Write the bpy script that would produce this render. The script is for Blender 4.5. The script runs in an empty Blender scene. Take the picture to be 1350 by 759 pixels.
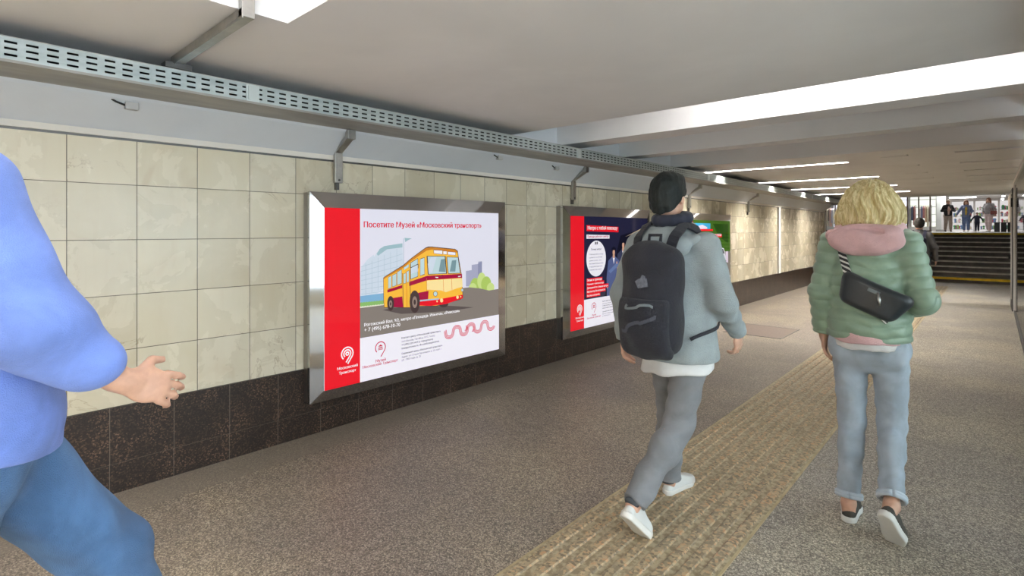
import bpy, bmesh, math, random, os
import numpy as np
from mathutils import Vector, Matrix
random.seed(7); rng = np.random.RandomState(5)
SC = bpy.context.scene
COL = SC.collection
PI = math.pi
SKIP = set(os.environ.get('SKIP_STEPS', '').split(','))

# ------------------------------------------------------------------ camera (eye 1.455 m, 3.6 m from the tiled wall)
F_PX, VX, HY, CX, CH = 700.0, 1310.0, 303.0, 3.6, 1.455
TH = math.atan((VX - 675) / F_PX)
cd = bpy.data.cameras.new('camera'); cam = bpy.data.objects.new('camera', cd); COL.objects.link(cam)
cam.location = (CX, 0, CH); cam.rotation_euler = (PI / 2, 0, TH)
cd.sensor_width = 36; cd.lens = F_PX / 1350 * 36; cd.shift_y = -(379.5 - HY) / 1350
cd.clip_start = 0.02; cd.clip_end = 200
SC.camera = cam
SC.view_settings.view_transform = 'Standard'; SC.view_settings.look = 'None'
SC.view_settings.gamma = 1; SC.view_settings.exposure = -0.14; SC.view_settings.use_curve_mapping = False
SC.cycles.use_denoising = True
SC.cycles.max_bounces = 10; SC.cycles.diffuse_bounces = 6; SC.cycles.glossy_bounces = 4; SC.cycles.transparent_max_bounces = 12
SC.cycles.sample_clamp_indirect = 8; SC.cycles.caustics_reflective = False; SC.cycles.caustics_refractive = False

def on_wall(px, py, x):
    """photo pixel -> (Y, Z) on the plane at distance x from the tiled wall"""
    s, c = math.sin(TH), math.cos(TH); u = (px - 675) / F_PX; v = (HY - py) / F_PX
    t = (x - CX) / (-s + u * c)
    return ((c + u * s) * t, CH + v * t)

# ------------------------------------------------------------------ node helper
class G:
    def __init__(s, name):
        s.m = bpy.data.materials.new(name); s.m.use_nodes = True; s.nt = s.m.node_tree; s.nt.nodes.clear()
        s.out = s.nt.nodes.new('ShaderNodeOutputMaterial')
    def n(s, typ, ins=None, out=0, **pr):
        nd = s.nt.nodes.new('ShaderNode' + typ)
        for k, v in pr.items(): setattr(nd, k, v)
        for k, v in (ins or {}).items():
            sk = nd.inputs[k]
            if isinstance(v, bpy.types.NodeSocket): s.nt.links.new(v, sk)
            else: sk.default_value = v
        return nd.outputs[out]
    def ma(s, op, a, b=0.0, c=0.0, clamp=False):
        return s.n('Math', {0: a, 1: b, 2: c}, operation=op, use_clamp=clamp)
    def ramp(s, fac, stops, interp='LINEAR'):
        nd = s.nt.nodes.new('ShaderNodeValToRGB'); nd.color_ramp.interpolation = interp
        el = nd.color_ramp.elements
        while len(el) < len(stops): el.new(0.5)
        for e, (p, c) in zip(el, stops): e.position = p; e.color = (*c, 1)
        s.nt.links.new(fac, nd.inputs[0]); return nd.outputs[0]
    def mix(s, f, a, b, mode='MIX'):
        nd = s.nt.nodes.new('ShaderNodeMix'); nd.data_type = 'RGBA'; nd.blend_type = mode
        for k, v in ((0, f), (6, a), (7, b)):
            if isinstance(v, bpy.types.NodeSocket): s.nt.links.new(v, nd.inputs[k])
            else: nd.inputs[k].default_value = (*v, 1) if isinstance(v, tuple) and len(v) == 3 else v
        return nd.outputs[2]
    def sm(s, v, lo, hi, a=0.0, b=1.0):
        return s.n('MapRange', {0: v, 1: lo, 2: hi, 3: a, 4: b}, interpolation_type='SMOOTHSTEP')
    def co(s): return s.n('TexCoord', out=3)
    def noise(s, vec, scale, detail=3, rough=.5, dist=0, out=0):
        return s.n('TexNoise', {'Vector': vec, 'Scale': scale, 'Detail': detail, 'Roughness': rough, 'Distortion': dist}, out=out)
    def bsdf(s, **k):
        ins = {}
        for a, b in k.items():
            a = a.replace('_', ' ')
            if isinstance(b, tuple) and len(b) == 3 and 'Color' in a: b = (*b, 1)
            ins[a] = b
        r = s.n('BsdfPrincipled', ins); s.nt.links.new(r, s.out.inputs[0]); return r
    def bump(s, h, strength=.3, dist=.01):
        return s.n('Bump', {'Height': h, 'Strength': strength, 'Distance': dist})

MATS = {}
def mat(name, col, rough=.6, metal=0.0, var=0.0, vs=6, bump=0.0, bs=60, spec=.5, stretch=None, sheen=0):
    if name in MATS: return MATS[name]
    g = G(name); co = g.co()
    if stretch: co = g.n('Mapping', {'Vector': co, 'Scale': stretch})
    c = (*col, 1)
    if var:
        f = g.noise(co, vs, 4, .6)
        f = g.sm(f, .3, .7)
        c = g.mix(f, tuple(max(0, v * (1 - var)) for v in col), tuple(min(1, v * (1 + var)) for v in col))
    k = dict(Base_Color=c, Roughness=rough, Metallic=metal, Specular_IOR_Level=spec)
    if sheen: k['Sheen_Weight'] = sheen
    if bump: k['Normal'] = g.bump(g.noise(co, bs, 4, .6), bump, .01)
    g.bsdf(**k); MATS[name] = g.m; return g.m
def emit(name, col, st=1.0):
    if name in MATS: return MATS[name]
    g = G(name); e = g.n('Emission', {0: (*col, 1), 1: st}); g.nt.links.new(e, g.out.inputs[0]); MATS[name] = g.m; return g.m

# ------------------------------------------------------------------ mesh helper
class MB:
    def __init__(s): s.v = []; s.f = []; s.mi = []
    def add(s, vs, fs, mi=0):
        o = len(s.v); s.v += [tuple(p) for p in vs]
        for f in fs: s.f.append([i + o for i in f]); s.mi.append(mi)
        return s
    def box(s, x0, x1, y0, y1, z0, z1, mi=0):
        return s.add([(x0,y0,z0),(x1,y0,z0),(x1,y1,z0),(x0,y1,z0),(x0,y0,z1),(x1,y0,z1),(x1,y1,z1),(x0,y1,z1)],
                     [(3,2,1,0),(4,5,6,7),(0,1,5,4),(1,2,6,5),(2,3,7,6),(3,0,4,7)], mi)
    def bar(s, a, b, w, h, up=(0,0,1), mi=0):
        a, b = Vector(a), Vector(b); d = (b - a).normalized(); u = Vector(up)
        r = d.cross(u).normalized(); u = r.cross(d).normalized()
        vs = [p + r * (w / 2) * i + u * (h / 2) * j for p in (a, b) for i, j in ((-1,-1),(1,-1),(1,1),(-1,1))]
        return s.add(vs, [(0,1,2,3),(7,6,5,4),(0,4,5,1),(1,5,6,2),(2,6,7,3),(3,7,4,0)], mi)
    def tube(s, pts, r, n=10, mi=0, cap=True):
        pts = [Vector(p) for p in pts]; rs = r if isinstance(r, (list, tuple)) else [r] * len(pts)
        rings = []; prev = None
        for i, p in enumerate(pts):
            d = (pts[min(i+1, len(pts)-1)] - pts[max(i-1, 0)]).normalized()
            u = prev - d * prev.dot(d) if prev is not None else d.orthogonal()
            u.normalize(); prev = u; w = d.cross(u)
            rings.append([p + (u * math.cos(2*PI*k/n) + w * math.sin(2*PI*k/n)) * rs[i] for k in range(n)])
        fs = []
        for i in range(len(pts) - 1):
            for k in range(n): fs.append((i*n+k, i*n+(k+1)%n, (i+1)*n+(k+1)%n, (i+1)*n+k))
        if cap: fs += [tuple(range(n))[::-1], tuple((len(pts)-1)*n + k for k in range(n))]
        return s.add([v for rg in rings for v in rg], fs, mi)
    def lathe(s, prof, c=(0,0,0), n=24, mi=0):
        vs = [(c[0] + r*math.cos(2*PI*k/n), c[1] + r*math.sin(2*PI*k/n), c[2] + z) for r, z in prof for k in range(n)]
        fs = [(i*n+k, i*n+(k+1)%n, (i+1)*n+(k+1)%n, (i+1)*n+k) for i in range(len(prof)-1) for k in range(n)]
        fs += [tuple(range(n))[::-1], tuple((len(prof)-1)*n+k for k in range(n))]
        return s.add(vs, fs, mi)
    def build(s, name, mats, parent=None, bevel=0, smooth=False, solid=0):
        me = bpy.data.meshes.new(name); me.from_pydata(s.v, [], s.f)
        if not isinstance(mats, (list, tuple)): mats = [mats]
        for m in mats: me.materials.append(m)
        me.polygons.foreach_set('material_index', s.mi)
        if smooth: me.polygons.foreach_set('use_smooth', [True] * len(s.f))
        me.update()
        o = bpy.data.objects.new(name, me); COL.objects.link(o)
        if parent is not None: o.parent = parent
        if bevel:
            b = o.modifiers.new('bevel', 'BEVEL'); b.width = bevel; b.segments = 2; b.limit_method = 'ANGLE'
        if solid:
            b = o.modifiers.new('solid', 'SOLIDIFY'); b.thickness = solid
        return o

def tag(o, label, cat, group=None):
    o['label'] = label; o['category'] = cat
    if group: o['group'] = group
    return o
def thing(name, label, cat, loc=(0,0,0), rz=0, group=None):
    o = bpy.data.objects.new(name, None); COL.objects.link(o); o.location = loc; o.rotation_euler = (0,0,rz)
    o.empty_display_size = .1
    return tag(o, label, cat, group)
def struct(o): o['kind'] = 'structure'; return o
# ================================================================== SETTING
def m_tiles():
    g = G('beige_marble_tiles'); co = g.co()
    sp = g.nt.nodes.new('ShaderNodeSeparateXYZ'); g.nt.links.new(co, sp.inputs[0]); y, z = sp.outputs[1], sp.outputs[2]
    fy = g.ma('DIVIDE', g.ma('SUBTRACT', y, .493), .3085); fz = g.ma('DIVIDE', g.ma('SUBTRACT', z, .476), .308)
    cell = g.n('CombineXYZ', {0: g.ma('FLOOR', fy), 1: g.ma('FLOOR', fz), 2: 3.7})
    wn = g.n('TexWhiteNoise', {'Vector': cell}, noise_dimensions='3D')
    wc = g.n('TexWhiteNoise', {'Vector': cell}, out=1, noise_dimensions='3D')
    def edge(f):
        r = g.ma('FRACT', f); return g.ma('MINIMUM', r, g.ma('SUBTRACT', 1.0, r))
    line = g.sm(g.ma('MINIMUM', edge(fy), edge(fz)), .004, .009, 1.0, 0.0)
    base = g.ramp(wn, [(0, (.57,.52,.385)), (.2, (.64,.59,.445)), (.4, (.59,.545,.41)), (.6, (.68,.63,.485)), (.8, (.62,.58,.455)), (1, (.66,.58,.425))], 'CONSTANT')
    off = g.n('VectorMath', {0: co, 1: g.n('VectorMath', {0: wc, 1: (9.0, 9.0, 9.0)}, operation='MULTIPLY')}, operation='ADD')
    cloud = g.sm(g.noise(off, 3.2, 5, .6, .6), .35, .7)
    base = g.mix(g.ma('MULTIPLY', cloud, .38), base, (.72,.68,.56))
    warm = g.sm(g.noise(off, 2.1, 3, .6, 1.2), .56, .74)
    base = g.mix(g.ma('MULTIPLY', warm, .40), base, (.50,.40,.26))
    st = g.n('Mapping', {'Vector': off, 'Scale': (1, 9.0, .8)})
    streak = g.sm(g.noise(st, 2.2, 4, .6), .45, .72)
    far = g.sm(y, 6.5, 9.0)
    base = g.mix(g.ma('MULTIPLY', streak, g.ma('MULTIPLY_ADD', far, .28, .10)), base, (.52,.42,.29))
    vn = g.noise(off, 2.6, 6, .62, 1.1)
    vein = g.sm(g.ma('ABSOLUTE', g.ma('SUBTRACT', vn, .5)), .0, .016, 1.0, 0.0)
    vmask = g.sm(g.noise(off, 1.5, 2), .54, .66)
    base = g.mix(g.ma('MULTIPLY', g.ma('MULTIPLY', vein, vmask), .6), base, (.33,.26,.17))
    pit = g.sm(g.noise(off, 16, 5, .75, .3), .68, .74)
    base = g.mix(g.ma('MULTIPLY', pit, .35), base, (.36,.30,.2))
    base = g.mix(line, base, (.13,.115,.085))
    rough = g.ma('MULTIPLY_ADD', cloud, .12, .2)
    h = g.ma('MULTIPLY_ADD', line, -1.0, g.ma('MULTIPLY', g.noise(off, 1.4, 2), .35))
    g.bsdf(Base_Color=base, Roughness=rough, Normal=g.bump(h, .25, .006)); return g.m
def m_granite():
    g = G('brown_granite'); co = g.co()
    sp = g.nt.nodes.new('ShaderNodeSeparateXYZ'); g.nt.links.new(co, sp.inputs[0]); y, z = sp.outputs[1], sp.outputs[2]
    v = g.n('TexVoronoi', {'Vector': co, 'Scale': 150.0}, out=1)
    s = g.n('SeparateColor', {0: v})
    big = g.sm(g.noise(co, 5, 3, .6), .35, .65)
    lum = g.ma('MULTIPLY', s, g.ma('MULTIPLY_ADD', big, .22, .74))
    c = g.ramp(lum, [(0, (.012,.009,.008)), (.5, (.022,.016,.013)), (.7, (.048,.031,.023)), (.86, (.105,.064,.044)), (1, (.20,.13,.09))])
    vn = g.noise(co, 1.7, 5, .6, .8)
    vein = g.sm(g.ma('ABSOLUTE', g.ma('SUBTRACT', vn, .36)), 0, .006, .4, 0)
    c = g.mix(vein, c, (.22,.13,.085))
    fy = g.ma('DIVIDE', g.ma('SUBTRACT', y, .674), .3085); r = g.ma('FRACT', fy)
    l1 = g.sm(g.ma('MINIMUM', r, g.ma('SUBTRACT', 1.0, r)), .003, .007, .7, 0)
    l2 = g.sm(g.ma('ABSOLUTE', g.ma('SUBTRACT', z, .165)), .0008, .002, .7, 0)
    c = g.mix(g.ma('MAXIMUM', l1, l2), c, (.20,.17,.14))
    g.bsdf(Base_Color=c, Roughness=.3); return g.m
def m_floor():
    g = G('speckled_granite_floor'); co = g.co()
    sp = g.nt.nodes.new('ShaderNodeSeparateXYZ'); g.nt.links.new(co, sp.inputs[0]); x, y = sp.outputs[0], sp.outputs[1]
    s1 = g.n('SeparateColor', {0: g.n('TexVoronoi', {'Vector': co, 'Scale': 165.0}, out=1)})
    s2 = g.n('SeparateColor', {0: g.n('TexVoronoi', {'Vector': co, 'Scale': 330.0}, out=1)}, out=1)
    f = g.ma('MULTIPLY_ADD', s1, .65, g.ma('MULTIPLY', s2, .35))
    c = g.ramp(f, [(.1, (.065,.055,.047)), (.4, (.165,.14,.116)), (.6, (.26,.222,.183)), (.85, (.45,.40,.33)), (1, (.60,.55,.47))])
    big = g.noise(co, .9, 4, .6, .5)
    c = g.mix(g.sm(big, .35, .7), g.mix(1.0, c, (.84,.82,.84), 'MULTIPLY'), g.mix(1.0, c, (1.16,1.12,1.03), 'MULTIPLY'))
    # paler, greyer tone right of the tactile strip
    c = g.mix(g.sm(x, 2.68, 2.74), c, g.mix(1.0, c, (1.38,1.48,1.52), 'MULTIPLY'))
    st = g.n('Mapping', {'Vector': co, 'Scale': (.5, 2.6, 1)})
    c = g.mix(g.ma('MULTIPLY', g.sm(g.noise(st, 1.7, 4, .6), .58, .75), .3), c, (.11,.095,.08))
    c = g.mix(g.ma('MULTIPLY', g.sm(g.noise(co, 2.6, 3, .6), .66, .72), .35), c, (.34,.29,.2))
    # plain border along the tiled wall
    bord = g.sm(x, .30, .312, 1, 0)
    c = g.mix(g.ma('MULTIPLY', bord, .55), c, (.19,.165,.14))
    fy = g.ma('DIVIDE', g.ma('SUBTRACT', y, .62), 2.4); r = g.ma('FRACT', fy)
    l1 = g.sm(g.ma('MINIMUM', r, g.ma('SUBTRACT', 1.0, r)), .0006, .0016, .6, 0)
    l2 = g.sm(g.ma('ABSOLUTE', g.ma('SUBTRACT', x, .306)), .001, .003, .35, 0)
    c = g.mix(g.ma('MAXIMUM', l1, l2), c, (.09,.075,.06))
    g.bsdf(Base_Color=c, Roughness=g.ma('MULTIPLY_ADD', s1, .2, .42), Normal=g.bump(s1, .12, .003)); return g.m
def m_plaster(name, col, var=.05):
    g = G(name); co = g.co()
    f = g.sm(g.noise(co, .8, 4, .6, .4), .3, .7)
    c = g.mix(f, tuple(v*(1-var) for v in col), tuple(v*(1+var) for v in col))
    spot = g.sm(g.noise(co, 22, 4, .7), .72, .78)
    c = g.mix(g.ma('MULTIPLY', spot, .12), c, tuple(v*.6 for v in col))
    g.bsdf(Base_Color=c, Roughness=.7, Normal=g.bump(g.noise(co, 30, 4), .05, .01)); return g.m

TILE, GRAN, FLOOR = m_tiles(), m_granite(), m_floor()
CEIL = m_plaster('ceiling_paint', (.83,.82,.82)); CREAM = m_plaster('cream_trim_paint', (.74,.71,.65)); COVE = m_plaster('blue_grey_paint', (.60,.63,.67))
WHITE = m_plaster('white_paint', (.78,.78,.78)); STEEL = mat('brushed_steel', (.42,.41,.39), .35, 1, .12, 12)
MIRROR = mat('polished_steel', (.48,.48,.48), .07, 1, .05, 3); DARKM = mat('dark_steel', (.12,.12,.12), .4, .8)
BLACKP = mat('black_plastic', (.015,.015,.017), .5); YELLOW = mat('yellow_edge_paint', (.85,.58,.02), .6, var=.15, vs=8)
LAMP = emit('lamp_diffuser', (1, .94, .86), 280.0)

ZC = 2.34       # underside of beams and flat ceiling
ZR = 2.68       # top of recesses
END = 19.2      # foot of the stairs
CE = 17.7       # far edge of the low ceiling
fl = MB(); fl.box(-1.6, 7.0, -7, END + .1, -.12, 0); struct(fl.build('floor', FLOOR))
# left wall, tiled between granite skirting and painted cove
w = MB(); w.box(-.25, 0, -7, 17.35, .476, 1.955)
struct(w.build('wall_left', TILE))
b = MB(); b.box(-.25, .012, -7, 17.35, .165, .476); b.box(-.25, .006, -7, 17.35, 0, .165)
struct(b.build('baseboard_left', GRAN))
t = MB(); t.box(-.25, .022, -7, 17.35, 1.967, 2.0); t.box(-.25, .004, -7, 17.35, 1.955, 1.967, 1)
struct(t.build('trim_1', [CREAM, DARKM]))
t = MB()   # sloping cove and the painted wall above it
prof = [(.016, 2.0), (.03, 2.012), (.19, 2.150), (.2, 2.165), (.2, 2.72), (-.25, 2.72), (-.25, 2.0)]
n = len(prof); vs = [(x, yy, z) for yy in (-7, 17.35) for x, z in prof]
t.add(vs, [(i, (i+1) % n, n + (i+1) % n, n + i) for i in range(n)] + [tuple(range(n))[::-1], tuple(range(n, 2*n))])
struct(t.build('trim_2', COVE))
t = MB(); t.box(0, .03, 12.86, 13.0, .476, 1.967); t.box(0, .03, 17.27, 17.36, .476, 1.967); struct(t.build('trim_3', WHITE, bevel=.004))
# side passage at the end of the tiled wall
w = MB(); w.box(-1.8, -1.6, 17.35, 24, 0, 3.9); struct(w.build('wall_side', TILE))
t = MB(); t.tube([(-.02, 17.4, 0), (-.02, 17.4, 1.95), (0, 17.4, 2.06), (.05, 17.4, 2.15), (.14, 17.4, 2.21), (.24, 17.4, 2.23)], .035, 10)
struct(t.build('trim_4', DARKM, smooth=True))
w = MB(); w.box(7.0, 7.2, -7, END, .0, 2.72); w.box(7.0, 7.2, CE, END, 2.72, 3.9); struct(w.build('wall_right', TILE))
w = MB(); w.box(-.25, 7.2, -7.2, -7, 0, 2.72); struct(w.build('wall_back', TILE))

# ceiling: deep beams near, flat with lamp slots beyond
ce = MB()
LIT = [8.1, 10.6, 12.85, 15.05]
DARK = [7.85, 9.15, 10.37, 11.48, 12.75]
X0, X1 = .2, 7.0
def ceil_block(y0, y1, holes, x0=X0, x1=X1):
    ys = sorted({y0, y1} | {h[2] for h in holes} | {h[3] for h in holes}); ys = [q for q in ys if y0 <= q <= y1]
    for a, c in zip(ys, ys[1:]):
        m = (a + c) / 2; xs = [x0]
        for h in sorted(h for h in holes if h[2] < m < h[3]): xs += [h[0], h[1]]
        xs.append(x1)
        for i in range(0, len(xs), 2):
            if xs[i+1] > xs[i]: ce.box(xs[i], xs[i+1], a, c, ZC, ZR)
ce.box(-.25, 7.2, -7.2, CE + .2, ZR, ZR + .12)
slots = [(.3, 2.19, y - .05, y + .05) for y in LIT]
dark = [(3.27, 3.86, y - .06, y + .06) for y in DARK]
marks = [(2.57, 2.85, y - .02, y + .02) for y in DARK] + [(2.835, 2.85, y - .12, y) for y in DARK]
fill_rows_r = [(4.6, 6.5, y - .06, y + .06) for y in (1.5, 4.0, 8.1, 10.6, 12.85, 15.05)]
# behind the viewer the flat ceiling goes on with added unseen fill lamps
back = [(.5, 2.4, y - .06, y + .06) for y in (-5.6, -3.4, -1.6)] + [(2.9, 4.6, y - .06, y + .06) for y in (-4.5, -2.5)]
ceil_block(-7, -.75, back)
ceil_block(-.75, 1.04, [(1.36, 3.2, -.75, 1.04)])
ceil_block(1.04, 3.66, [r for r in fill_rows_r if r[2] < 3])
ceil_block(4.45, 4.77, []); ceil_block(5.7, 5.94, [])
ceil_block(3.66, 4.45, [(.2, 3.95, 3.66, 4.45), (4.6, 6.5, 3.94, 4.06)])
ceil_block(4.77, 5.7, [(.2, 3.95, 4.77, 5.7)]); ceil_block(5.94, 7.1, [(.2, 3.95, 5.94, 7.1)])
ceil_block(7.1, CE, slots + dark + marks + [r for r in fill_rows_r if r[2] > 7])
ce.box(.5, 3.9, 7.1, 7.16, ZC - .012, ZC)          # thin ledge where the flat part starts
struct(ce.build('ceiling', CEIL))
w = MB(); w.box(-1.8, 9, CE, CE + .2, ZC, 3.9); struct(w.build('wall_lintel', WHITE))

# ---- lamps: a slim housing with a glowing diffuser set in each slot
def slot_lamp(x0, x1, y, wdt, label, z=ZC + .055, group=None, m=LAMP):
    r = thing('ceiling_light', label, 'ceiling light', ((x0+x1)/2, y, z), 0, group)
    L = (x1 - x0) / 2
    h = MB(); h.box(-L + .004, L - .004, -wdt/2 + .004, wdt/2 - .004, .012, .04); h.build('housing', WHITE, r)
    d = MB(); d.box(-L + .01, L - .01, -wdt/2 + .008, wdt/2 - .008, 0, .012); d.build('diffuser', m, r)
    return r
order = ['nearest of the lit lamp strips, over the third poster', 'second of the four lit lamp strips from the viewer', 'third of the four lit lamp strips from the viewer', 'farthest of the four lit lamp strips, nearest the stairs']
for y, t_ in zip(LIT, order): slot_lamp(.3, 2.19, y, .1, 'white linear ceiling lamp, ' + t_, group='lit linear lamps in the flat ceiling')
FILL_LAMP = emit('fill_lamp_cool', (.93, .97, 1.0), 95.0)  # fill lamps added beyond the partition to lift floor and ceiling
for i, q in enumerate(fill_rows_r): slot_lamp(q[0], q[1], (q[2]+q[3])/2, .12, 'added linear fill lamp over the far side of the glass partition', group='added fill lamps beyond the glass partition', m=FILL_LAMP)
for q in back: slot_lamp(q[0], q[1], (q[2]+q[3])/2, .12, 'added unseen fill lamp in the hall behind the viewer', group='added fill lamps behind the viewer')  # out of view, added for light from behind the camera
# lamps standing inside the two deep recesses
LAMP3 = emit('recess_lamp', (1, .97, .95), 62.0)
def recess_lamp(x0, x1, y, z, label, ty):
    r = thing('recess_lamp', label, 'ceiling light', ((x0+x1)/2, y, z)); L = (x1-x0)/2
    h = MB(); h.box(-L, L, -.03, .03, .02, ZR - z); h.build('housing', WHITE, r, bevel=.004)
    d = MB(); d.tube([(-L+.02, 0, 0), (L-.02, 0, 0)], .022, 12); d.build('lamp_tube', LAMP3, r, smooth=True)
recess_lamp(1.75, 3.7, 3.80, 2.56, 'lamp tube in the deep recess in front of the bright white beam', 1)
recess_lamp(1.55, 3.1, .30, 2.56, 'lamp tube in the white ceiling recess at the top edge', 1)

# ---- unseen shop windows added as cool fill light beyond the glass partition
SHOP_FILL = emit('fill_window_glow', (.82, .93, 1.0), 7.5)
for k, (ya, yb) in enumerate(((-5.6, -2.4), (-1.9, 1.3), (1.8, 4.6), )):
    r = thing('added_shop_window', 'unseen shop window added for fill light on the far wall beyond the glass partition', 'shop window', (7.0, (ya+yb)/2, .35), 0, 'added fill-light shop windows beyond the partition')
    L_ = (yb - ya) / 2
    q = MB(); q.box(-.03, 0, -L_, L_, .0, 1.75); q.build('fill_pane', SHOP_FILL, r)
    q = MB()
    for a in ((-L_-.05, -L_, -.05, 1.8), (L_, L_+.05, -.05, 1.8), (-L_, L_, -.05, 0), (-L_, L_, 1.75, 1.8)): q.box(-.06, 0, *a)
    q.build('window_frame', DARKM, r)

# ---- cable tray of perforated galvanised sheet along the wall
def m_perf():
    g = G('perforated_galvanised_sheet'); co = g.co()
    sp = g.nt.nodes.new('ShaderNodeSeparateXYZ'); g.nt.links.new(co, sp.inputs[0]); y, z = sp.outputs[1], sp.outputs[2]
    PY, PZ = .068, .027
    fy = g.ma('FRACT', g.ma('DIVIDE', y, PY)); fz = g.ma('FRACT', g.ma('DIVIDE', g.ma('SUBTRACT', z, 2.1785), PZ))
    a = g.ma('ABSOLUTE', g.ma('SUBTRACT', fy, .5)); c = g.ma('ABSOLUTE', g.ma('SUBTRACT', fz, .5))
    hole = g.ma('MULTIPLY', g.ma('LESS_THAN', a, .30), g.ma('LESS_THAN', c, .19))
    hole = g.ma('MULTIPLY', hole, g.ma('MULTIPLY', g.ma('GREATER_THAN', z, 2.18), g.ma('LESS_THAN', z, 2.26)))
    col = g.ramp(g.noise(g.n('Mapping', {'Vector': co, 'Scale': (1, 1, 5)}), 3, 5, .65), [(.3, (.36,.42,.43)), (.7, (.55,.61,.61))])
    bs = g.n('BsdfPrincipled', {'Base Color': col, 'Metallic': .75, 'Roughness': .45})
    tr = g.n('BsdfTransparent'); mx = g.n('MixShader', {0: hole, 1: bs, 2: tr}); g.nt.links.new(mx, g.out.inputs[0]); return g.m
PERF = m_perf(); GALV = mat('galvanised_sheet', (.33,.32,.30), .5, .6, .2, 4, stretch=(1, .3, 1)); CABLE = mat('dark_cable', (.02,.02,.02), .6)
tr = thing('cable_tray', 'long galvanised cable tray with slotted side under the ceiling along the tiled wall', 'cable tray', (.36, 1.5, 2.17))
def rel(mb, o): mb.v = [(x-o[0], y-o[1], z-o[2]) for x, y, z in mb.v]; return mb
TO = (.36, 1.5, 2.17); TY0, TY1 = -6.8, 17.6
q = MB(); q.box(.528, .531, TY0, TY1, 2.17, 2.268)
o = q.build('tray_side', PERF, tr); o.location = (-TO[0], -TO[1], -TO[2])
q = rel(MB().box(.185, .531, TY0, TY1, 2.166, 2.170), TO); q.build('tray_bottom', GALV, tr)
q = rel(MB().box(.205, .208, TY0, TY1, 2.17, 2.268), TO); q.build('tray_back', GALV, tr)
q = rel(MB().box(.505, .531, TY0, TY1, 2.268, 2.271).box(.528, .536, TY0, TY1, 2.160, 2.172), TO); q.build('tray_lip', GALV, tr)
for yy in (1.20, 4.35, 7.6, 10.6, 13.6):
    q = rel(MB().box(.531, .535, yy - .012, yy + .06, 2.172, 2.264).box(.531, .54, yy + .0, yy + .012, 2.18, 2.255), TO); q.build('splice_plate', mat('pale_zinc', (.6,.66,.66), .4, .7), tr)
q = MB()
for xx, zz in ((.27, 2.185), (.34, 2.19), (.42, 2.2), (.47, 2.186), (.478, 2.213), (.47, 2.238), (.44, 2.225), (.480, 2.263), (.45, 2.262)): q.tube([(xx, yy, zz + .004*math.sin(yy*2 + xx*40)) for yy in np.linspace(TY0, TY1, 60)], .013, 8)
rel(q, TO).build('slot_dark_cables', CABLE, tr, smooth=True)  # cables heaped behind the slotted side to darken its holes

# ---- cranked steel brackets carrying the tray down the wall
def bracket(y, label, zl):
    r = thing('tray_bracket', label, 'bracket', (.0, y, zl), 0, 'cranked steel brackets under the cable tray')
    c = MB(); p = [(.034, 0, 0), (.034, 0, 2.035 - zl), (.20, 0, 2.11 - zl), (.20, 0, 2.166 - zl)]
    c.bar(p[0], p[1], .06, .03, (1, 0, 0)); c.build('wall_channel', STEEL, r, bevel=.003)
    c = MB(); c.bar((.036, 0, 2.028 - zl), (.206, 0, 2.122 - zl), .055, .03, (1, 0, 0)); c.build('slanted_arm', STEEL, r, bevel=.003)
    c = MB(); c.bar((.205, 0, 2.10 - zl), (.205, 0, 2.166 - zl), .06, .04, (1, 0, 0)); c.build('top_clamp', STEEL, r, bevel=.003)
    c = MB(); c.box(.0, .03, -.012, .012, -.05, .02); c.tube([(.048, 0, .02), (.056, 0, .02)], .008, 8); c.build('wall_lug', DARKM, r)
bracket(2.03, 'cranked steel bracket on the tiles above the bus poster', 1.80)
bracket(4.98, 'cranked steel bracket above the left end of the dark blue poster', 1.80)
bracket(8.12, 'cranked steel bracket just right of the walking man, above the green poster', 1.80)
bracket(10.85, 'cranked steel bracket on bare tiles right of the green poster', 1.80)

# channel strut across the ceiling into the recess
r = thing('ceiling_strut', 'bent steel channel strut crossing the ceiling from tray to white recess', 'strut', (.5, .86, 2.27))
q = MB(); q.bar((.0, 0, .048), (.905, 0, .048), .05, .035); q.bar((.0, -.021, .035), (.905, -.021, .035), .006, .025); q.build('channel', STEEL, r, bevel=.002)
q = MB(); q.bar((.888, 0, .03), (.888, 0, .41), .05, .035, (1, 0, 0)); q.build('riser', STEEL, r, bevel=.002)
q = MB(); q.box(-.03, .04, -.06, .06, .003, .03); q.build('fixing_plate', DARKM, r)

# small junction pieces on the cove
def junction(px, y, z, label, k):
    r = thing('cable_clip', label, 'clip', (px, y, z)); q = MB(); q.box(0, .035, -.03, .03, -.02, .02); q.build('clip_body', mat('grey_plastic', (.5,.5,.5), .5), r, bevel=.004)
    q = MB(); q.tube([(.02, -.03, 0), (.03, -.07, .01), (.02, -.1, .03)], .006, 6); q.build('wire_end', CABLE, r, smooth=True)
junction(.15, .74, 2.12, 'small clip with a loose wire end on the cove near the left edge', 0)
junction(.14, 4.5, 2.11, 'small junction box with wires on the cove between two posters', 1)
junction(.16, 3.6, 2.13, 'tiny clip under the cable tray above the right end of the bus poster', 2)

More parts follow.
